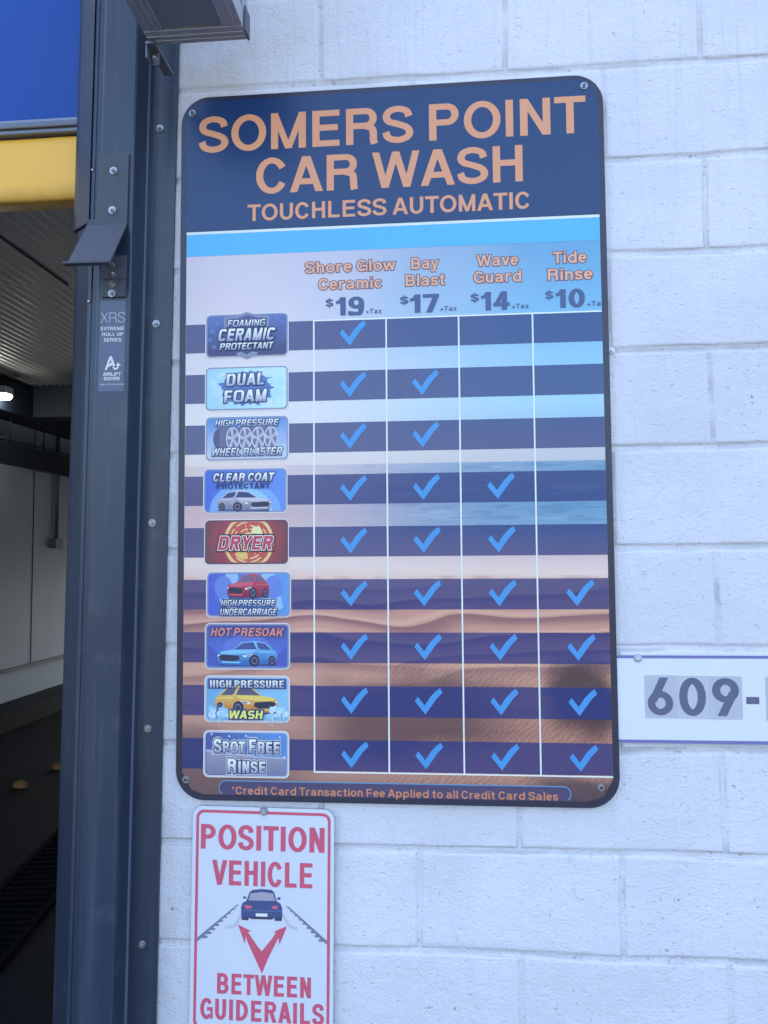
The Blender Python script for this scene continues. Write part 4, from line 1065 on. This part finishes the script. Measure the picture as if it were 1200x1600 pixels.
art(f, [(.53, .5), (.58, .84), (.66, .86), (.70, .70)], B3 + .00022, ink('gold_hi', 236, 222, 186)); art(f, [(.5, .45), (.36, .22), (.45, .1), (.52, .12)], B3 + .00022, ink('gold_deep', 224, 186, 118))
for a in (100, 60, 20, 200, 240, 300, 340):
    c_, s_ = math.cos(math.radians(a)), math.sin(math.radians(a)); art(f, [(.53 + c_ * .08 - s_ * .003, .5 + s_ * .16), (.53 + c_ * .25 - s_ * .003, min(.95, max(.05, .5 + s_ * .5))), (.53 + c_ * .25 + s_ * .004, min(.95, max(.05, .5 + s_ * .5))), (.53 + c_ * .08 + s_ * .004, .5 + s_ * .16)], B3 + .00025, m_gold)
f.build('badge_picture', b)
t = MB(); kw = dict(sq=3.5, slant=.2, v=.27, h=.2, k=1.)
text(t, 'DRYER', -.0585, .0575, -.0165, .0125, B4, ink('dryer_dark', 70, 52, 70), o=.16, **kw); text(t, 'DRYER', -.0585, .0575, -.0165, .0125, B4 + .00012, m_w, o=.06, **kw); text(t, 'DRYER', -.0585, .0575, -.0165, .0125, B5, ink('dryer_letter', 172, 70, 100), **kw); t.build('badge_lettering', b)
# 6 undercarriage: red car over splash
b, f = badge(*BC[5], gradient('under_face', (70, 96, 214), (88, 150, 232), 'x', -.08, .08))
for cx, cz, r in ((.30, .88, .15), (.74, .9, .15), (.24, .38, .16), (.30, .3, .14), (.82, .36, .15), (.72, .38, .14), (.86, .25, .1), (.68, .84, .1)): art(f, [(x, min(.96, z)) for x, z in disc(cx, cz, r * .55, r, n=14)], B3, ink('splash', 136, 184, 242))
for cx, cz, r in ((.20, .66, .26), (.80, .66, .26)): art(f, [(x, min(.955, z)) for x, z in disc(cx, cz, r * .42, r, n=20)], B3 + .00004 + cx * .00002, ink('ring_blue', 96, 132, 226))
car(f, B3 + .0002, gradient('car_red', (104, 34, 72), (186, 74, 112), 'z', -0.005, 0.035), ink('car_red_hi', 188, 92, 128), ink('car_glass_plum', 104, 100, 142), False, .24, .75, .42, .97)
f.build('badge_picture', b)
btext(t, 'HIGH PRESSURE', -.058, .058, -.0245, -.0115, m_w, m_shd, .14, **TECH); btext(t, 'UNDERCARRIAGE', -.060, .061, -.0440, -.0300, m_w, m_shd, .14, **TECH)
# 7 hot presoak: blue coupe
b, f = badge(*BC[6], gradient('presoak_face', (74, 118, 224), (70, 82, 168), 'z', -.02, .045))
art(f, [(.03, .06), (.30, .06), (.03, .55)], B3, ink('ray_navy', 72, 92, 190)); art(f, [(.97, .06), (.72, .06), (.97, .5)], B3, ink('ray_navy', 72, 92, 190))
art(f, disc(.5, .42, .30, .34), B3 + .00005, ink('presoak_glow', 92, 118, 220))
car(f, B3 + .0002, gradient('car_blue', (50, 108, 196), (112, 186, 246), 'z', -0.035, 0.01), ink('car_blue_hi', 118, 188, 246), ink('car_glass_navy', 66, 84, 160), False, .14, .86, .07, .62)
f.build('badge_picture', b)
btext(t, 'HOT PRESOAK', -.077, .078, .0210, .0385, ink('hot_orange', 196, 136, 138), m_shd, .08, sq=2., slant=.2, v=.22, h=.19, k=.95)
# 8 high pressure wash: yellow car in spray
b, f = badge(*BC[7], gradient('wash_face', (104, 168, 236), (126, 190, 244), 'x', -.08, .08), m_silv)
art(f, [(.03, .72), (.97, .72), (.97, .95), (.03, .95)], B3, ink('wash_top', 78, 104, 178))
car(f, B3 + .0001, gradient('car_yellow', (176, 112, 78), (234, 196, 120), 'z', -0.03, 0.02), ink('car_yellow_hi', 232, 202, 118), ink('car_glass_slate', 84, 92, 132), True, .11, .87, .18, .80)
rs = random.Random(4)
for cx in (.17, .86):
    for k in range(16):
        u = cx + rs.uniform(-.11, .11); t0 = rs.uniform(.10, .30); m_ = ink('spray', 140, 198, 248) if k % 3 else ink('spray_pale', 178, 216, 250)
        art(f, disc(u, t0, rs.uniform(.018, .04), rs.uniform(.04, .085), n=10), B4, m_)
        if k % 2: art(f, [(u - .012, t0), (u + .012, t0), (u + .004, rs.uniform(-.10, .02)), (u, -.02)], B4, m_)
    for k in range(4):
        u = cx + rs.uniform(-.10, .10); art(f, [(u - .012, .25), (u + .012, .25), (u + rs.uniform(-.02, .02), rs.uniform(.36, .46))], B4, ink('spray', 140, 198, 248))
f.build('badge_picture', b)
btext(t, 'HIGH PRESSURE', -.079, .080, .0235, .0390, m_w, m_shd, .12, v=.27, h=.16, k=.9)
for i_, (x0_, x1_) in enumerate(((-.079, -.028),)): pass
btext(t, 'WASH', -.038, .034, -.0405, -.0235, ink('wash_lime', 226, 226, 130), m_shd, .16, d=B6, v=.28, h=.2, slant=.15, k=1.1, sq=3.)
# 9 spot free rinse: chrome small capitals
b, f = badge(*BC[8], gradient('rinse_face', (70, 92, 166), (82, 140, 226), 'x', -.07, .06), m_silv)
art(f, [(.03, .05), (.97, .05), (.97, .40), (.6, .43), (.3, .48), (.03, .54)], B3, gradient('rinse_metal', (112, 124, 168), (138, 148, 190), 'z', -.04, 0.))
art(f, [(.03, .54), (.3, .48), (.6, .43), (.97, .40), (.97, .44), (.6, .47), (.3, .53), (.03, .60)], B3 + .0001, ink('rinse_edge', 158, 176, 224))
for cx, cz in ((.09, .93), (.1, .49), (.95, .45), (.5, .9), (.9, .88), (.3, .89)): art(f, disc(cx, cz, .012, .02, n=8), B3 + .0002, m_w)
f.build('badge_picture', b)
t = MB(); kw = dict(sq=2.4, v=.27, h=.2, k=.92, small=.83)
for s, x0_, x1_, z0_, z1_ in (('SPOT FREE', -.069, .072, .0025, .0315), ('RINSE', -.039, .042, -.0385, -.009)):
    text(t, s, x0_, x1_, z0_, z1_, B4, m_w, o=.14, **kw); text(t, s, x0_, x1_, z0_, z1_, B4 + .00012, m_shd, o=.09, **kw); text(t, s, x0_, x1_, z0_, z1_, B5, chrome(z0_, z1_), **kw); t.build('badge_lettering', b); t = MB()

# ------------------------------------------------------------------ position vehicle sign
PT = .0085
pr = at(412, 1262, 0)
PX, PZ = pr.x - .0056, pr.z
ps = thing('instruction_sign', 'white metal sign with red letters and a car between guide rails', 'sign', (PX, 0, PZ - .4572), (0, .010, 0))
PINV = (Matrix.Translation((PX, 0, PZ - .4572)) @ Matrix.Rotation(.010, 4, 'Y')).inverted()
def pl(u, v): q = PINV @ at(u, v, 0); return (q.x, q.z)
sw = .1495; shh = .4572
m_ps = mat('sign_white', (.74, .75, .78), .33, var=.04, vscale=6); m_red = ink('sign_red', 186, 92, 132)
mb = MB(); mb.slab(rrect(-sw, 0, sw, shh, .022), 0, .003, m_ps, mat('board_edge', (.30, .31, .33), .4)); mb.build('panel', ps)
mb = MB()
ring_poly(mb, rrect(-sw + .0075, .0075, sw - .0075, shh - .0075, .0165), rrect(-sw + .0135, .0135, sw - .0135, shh - .0135, .0115), LD, m_red); mb.build('border', ps)
mb = MB()
def ptext(s, u0, vb, u1, vt, **kw):
    a = pl(u0, vb); c = pl(u1, vt); text(mb, s, a[0], c[0], a[1], c[1], 2 * LD, m_red, leg=1, **kw)
def ptext2(s, u0, vb, u1, vb1, ht, **kw):
    a = pl(u0, vb); c = pl(u1, vb1); zb = (a[1] + c[1]) / 2; mb = MB(); text(mb, s, a[0], c[0], zb, zb + ht, 2 * LD, m_red, leg=1, **kw); mb.build('lettering', ps)
hc = pl(320, 1288)[1] - pl(320, 1326.6)[1]
ptext2('POSITION', 313.7, 1326.6, 507, 1331.8, hc, v=.19, h=.17, k=.72)
ptext2('VEHICLE', 331, 1382.8, 488, 1387.3, hc * 1.0, v=.19, h=.17, k=.72)
ptext2('BETWEEN', 339, 1553.3, 485.8, 1558.7, pl(340, 1521.1)[1] - pl(340, 1553.3)[1], v=.22, h=.18, k=.8)
ptext2('GUIDERAILS', 312.6, 1593.5, 506, 1600, pl(330, 1561)[1] - pl(330, 1593.5)[1], v=.22, h=.18, k=.8)
sgn = lambda L: [pl(280 + x / 4.446, 1240 + y / 4.446) for x, y in L]
mb = MB()
mb.poly(sgn([(575, 1250), (520, 1130), (475, 1030), (462, 990), (455, 1042), (432, 975), (408, 908), (460, 935), (500, 955), (478, 962), (510, 1010), (545, 1062), (574, 1095), (610, 1050), (650, 1000), (672, 965), (652, 962), (700, 940), (748, 920), (722, 990), (696, 1050), (690, 1000), (660, 1060), (620, 1140)]), 2 * LD, m_red)
mb.build('arrow', ps)
mb = MB(); m_gr2 = ink('rail_grey', 112, 126, 165); m_gl = ink('rail_light', 176, 192, 232)
mb.poly(sgn([(125, 1000), (405, 768), (412, 772), (125, 1028)]), 2 * LD, m_gr2)
mr_ = MB(); mr_.poly(sgn([(1026, 1050), (1026, 1022), (760, 785), (738, 778)]), 2 * LD, m_gr2)
ml_ = mb
for i in range(8):
    t = i / 7.6
    for (xa_, ya_, xb_, yb2, s_, mb) in ((170, 990, 395, 785, 1, ml_), (995, 1015, 765, 800, -1, mr_)):
        x, y = xa_ + (xb_ - xa_) * t, ya_ + (yb2 - ya_) * t; k = 1 - .7 * t
        mb.poly(sgn([(x, y - 8 * k), (x + s_ * 30 * k, y - 2 * k), (x + s_ * 22 * k, y + 14 * k), (x - s_ * 18 * k, y + 12 * k)]), 3 * LD, m_gr2)
mb = ml_; mb.poly(sgn([(430, 826), (400, 875), (380, 905), (318, 922), (318, 942), (385, 930), (405, 912), (436, 850)]), 2 * LD, m_gl)
mr_.poly(sgn([(718, 826), (752, 880), (770, 908), (828, 932), (826, 955), (768, 936), (745, 905), (715, 850)]), 2 * LD, m_gl)
mb.build('rail_picture', ps); mr_.build('rail_picture', ps)
mb = MB(); m_cb = ink('car_navy', 66, 86, 146); m_cw = ink('car_window', 150, 160, 200); m_cl = ink('car_lamp', 190, 100, 140); m_cd = ink('car_tyre', 62, 70, 110)
mb.poly(sgn([(435, 850), (480, 850), (482, 880), (433, 876)]), 2 * LD, m_cd); mb.poly(sgn([(664, 855), (714, 855), (712, 884), (664, 884)]), 2 * LD, m_cd)
mb.poly(sgn([(430, 790), (440, 760), (468, 742), (490, 684), (510, 668), (575, 662), (640, 668), (660, 684), (676, 745), (704, 765), (716, 795), (716, 860), (660, 868), (490, 866), (432, 856)]), 3 * LD, m_cb)
mb.poly(sgn([(442, 715), (462, 712), (468, 730), (446, 728)]), 3 * LD, m_cb); mb.poly(sgn([(682, 722), (704, 718), (704, 734), (684, 740)]), 3 * LD, m_cb)
mb.poly(sgn([(480, 740), (498, 692), (575, 682), (652, 692), (668, 745)]), 4 * LD, m_cw)
mb.poly(sgn([(452, 772), (500, 776), (508, 796), (462, 798)]), 4 * LD, m_cl); mb.poly(sgn([(688, 778), (650, 780), (642, 798), (684, 802)]), 4 * LD, m_cl)
mb.poly(sgn([(440, 806), (708, 812), (706, 820), (442, 814)]), 4 * LD, ink('car_crease', 88, 110, 172))
mb.poly(sgn([(532, 830), (614, 832), (613, 854), (533, 852)]), 4 * LD, m_w)
mb.poly(sgn([(498, 856), (650, 860), (648, 874), (500, 870)]), 4 * LD, m_cd)
mb.build('car_picture', ps)
mb = MB(); mb.cyl((0, -.0004, 0), .0085, (0, -.0012, 0), m_zinc, 22); mb.cyl((0, -.0016, 0), .0068, (0, -.0045, 0), mat('screw_grey', (.45, .46, .46), .5, metal=.4), 6, .006, False)
q = pl(412.5, 1267.5); add_part('screw', mb, ps, (q[0], 0, q[1]), .3)

# ------------------------------------------------------------------ phone number board
pq = at(1000, 1162, 0)
ph = thing('phone_sign', 'long white board with grey stick-on digits reading 609-', 'sign', (.90, .0035, pq.z))
zt_ = .3045 + ZB - pq.z; 
m_pw = mat('board_white', (.80, .80, .81), .35, var=.03); m_vio = ink('board_violet', 106, 116, 192)
mb = MB(); mb.slab(rrect(-.25, 0, 1.25, zt_, .004, 3), 0, .006, m_pw); mb.build('panel', ph)
mb = MB(); mb.poly([(-.249, .0004), (1.249, .0004), (1.249, .0072), (-.249, .0072)], LD, m_vio); mb.poly([(-.249, zt_ - .0065), (1.249, zt_ - .0065), (1.249, zt_ - .0004), (-.249, zt_ - .0004)], LD, m_vio); mb.build('border', ph)
hl = lambda u, v_: (lambda q: (q.x - .90, q.z - pq.z))(at(u, v_, -.0035))
m_tile = ink('tile_grey', 166, 184, 220); m_tile2 = ink('tile_grey_pale', 172, 189, 224); m_dg = mat('digit_grey', A(84, 98, 138), .45, var=.08)
ztile, zbt = hl(1030, 1055)[1], hl(1030, 1122)[1]
XT = [hl(1007.3, 1090)[0], hl(1056.5, 1090)[0], hl(1108, 1090)[0], hl(1160, 1090)[0]]
tiles = []
for i, c in enumerate('609'):
    mb = MB(); mb.slab([(XT[i] + .0003, zbt - .0006 * i), (XT[i + 1] - .0003, zbt - .0006 * i), (XT[i + 1] - .0003, ztile - .0006 * i), (XT[i] + .0003, ztile - .0006 * i)], -.0006, -.0001, m_tile if i != 1 else m_tile2)
    tl = mb.build('number_tile', ph)
    mb = MB(); wv = XT[i + 1] - XT[i]; text(mb, c, XT[i] + wv * .09, XT[i + 1] - wv * .10, zbt + .0065 - .0006 * i, ztile - .0045 - .0006 * i, .0009, m_dg, v=.205, h=.175, k=.9, leg=1); mb.build('digit', tl)
a = hl(1166, 1100); c = hl(1186, 1089)
mb = MB(); mb.slab([(a[0] - .003, zbt + .01), (c[0] + .006, zbt + .01), (c[0] + .006, ztile - .01), (a[0] - .003, ztile - .01)], -.0005, -.0001, m_pw); tl = mb.build('number_tile', ph)
mb = MB(); mb.poly([(a[0], a[1]), (c[0], a[1]), (c[0], c[1]), (a[0], c[1])], .0008, m_dg); mb.build('digit', tl)
xx = hl(1196.5, 1090)[0]; mb = MB(); mb.slab([(xx, zbt - .003), (xx + .064, zbt - .003), (xx + .064, ztile - .002), (xx, ztile - .002)], -.0006, -.0001, m_tile); mb.build('number_tile', ph)
mb = MB(); m_ps2 = mat('painted_screw', (.55, .57, .62), .5); mb.cyl((0, 0, 0), .0085, (0, -.002, 0), m_ps2, 22); mb.cyl((0, -.002, 0), .0075, (0, -.003, 0), m_ps2, 22, .0045)
q = hl(996.5, 1028); add_part('screw', mb, ph, (q[0], 0, q[1]))

q = at(276, 1537, -.011)                                       # old drilled hole in the block face
mb = MB(); mb.cyl((q.x, .0135, q.z), .0045, (0, -.0017, 0), mat('drilled_hole', (.06, .06, .06), .9), 14); mb.build('drilled_hole', bld)

# ------------------------------------------------------------------ lone anchor screw by the menu board's right edge
q = at(956.5, 547, -.009)
mb = MB(); mb.cyl((0, 0, 0), .0068, (0, -.0016, 0), m_zinc, 20); mb.cyl((0, -.0016, 0), .0048, (0, -.004, 0), m_zinc, 6, .0042, False)
o = mb.build('wall_anchor'); o.location = (q.x, .0125, q.z); tag(o, 'small metal anchor screw in the wall joint at the menu board\'s right edge', 'screw')
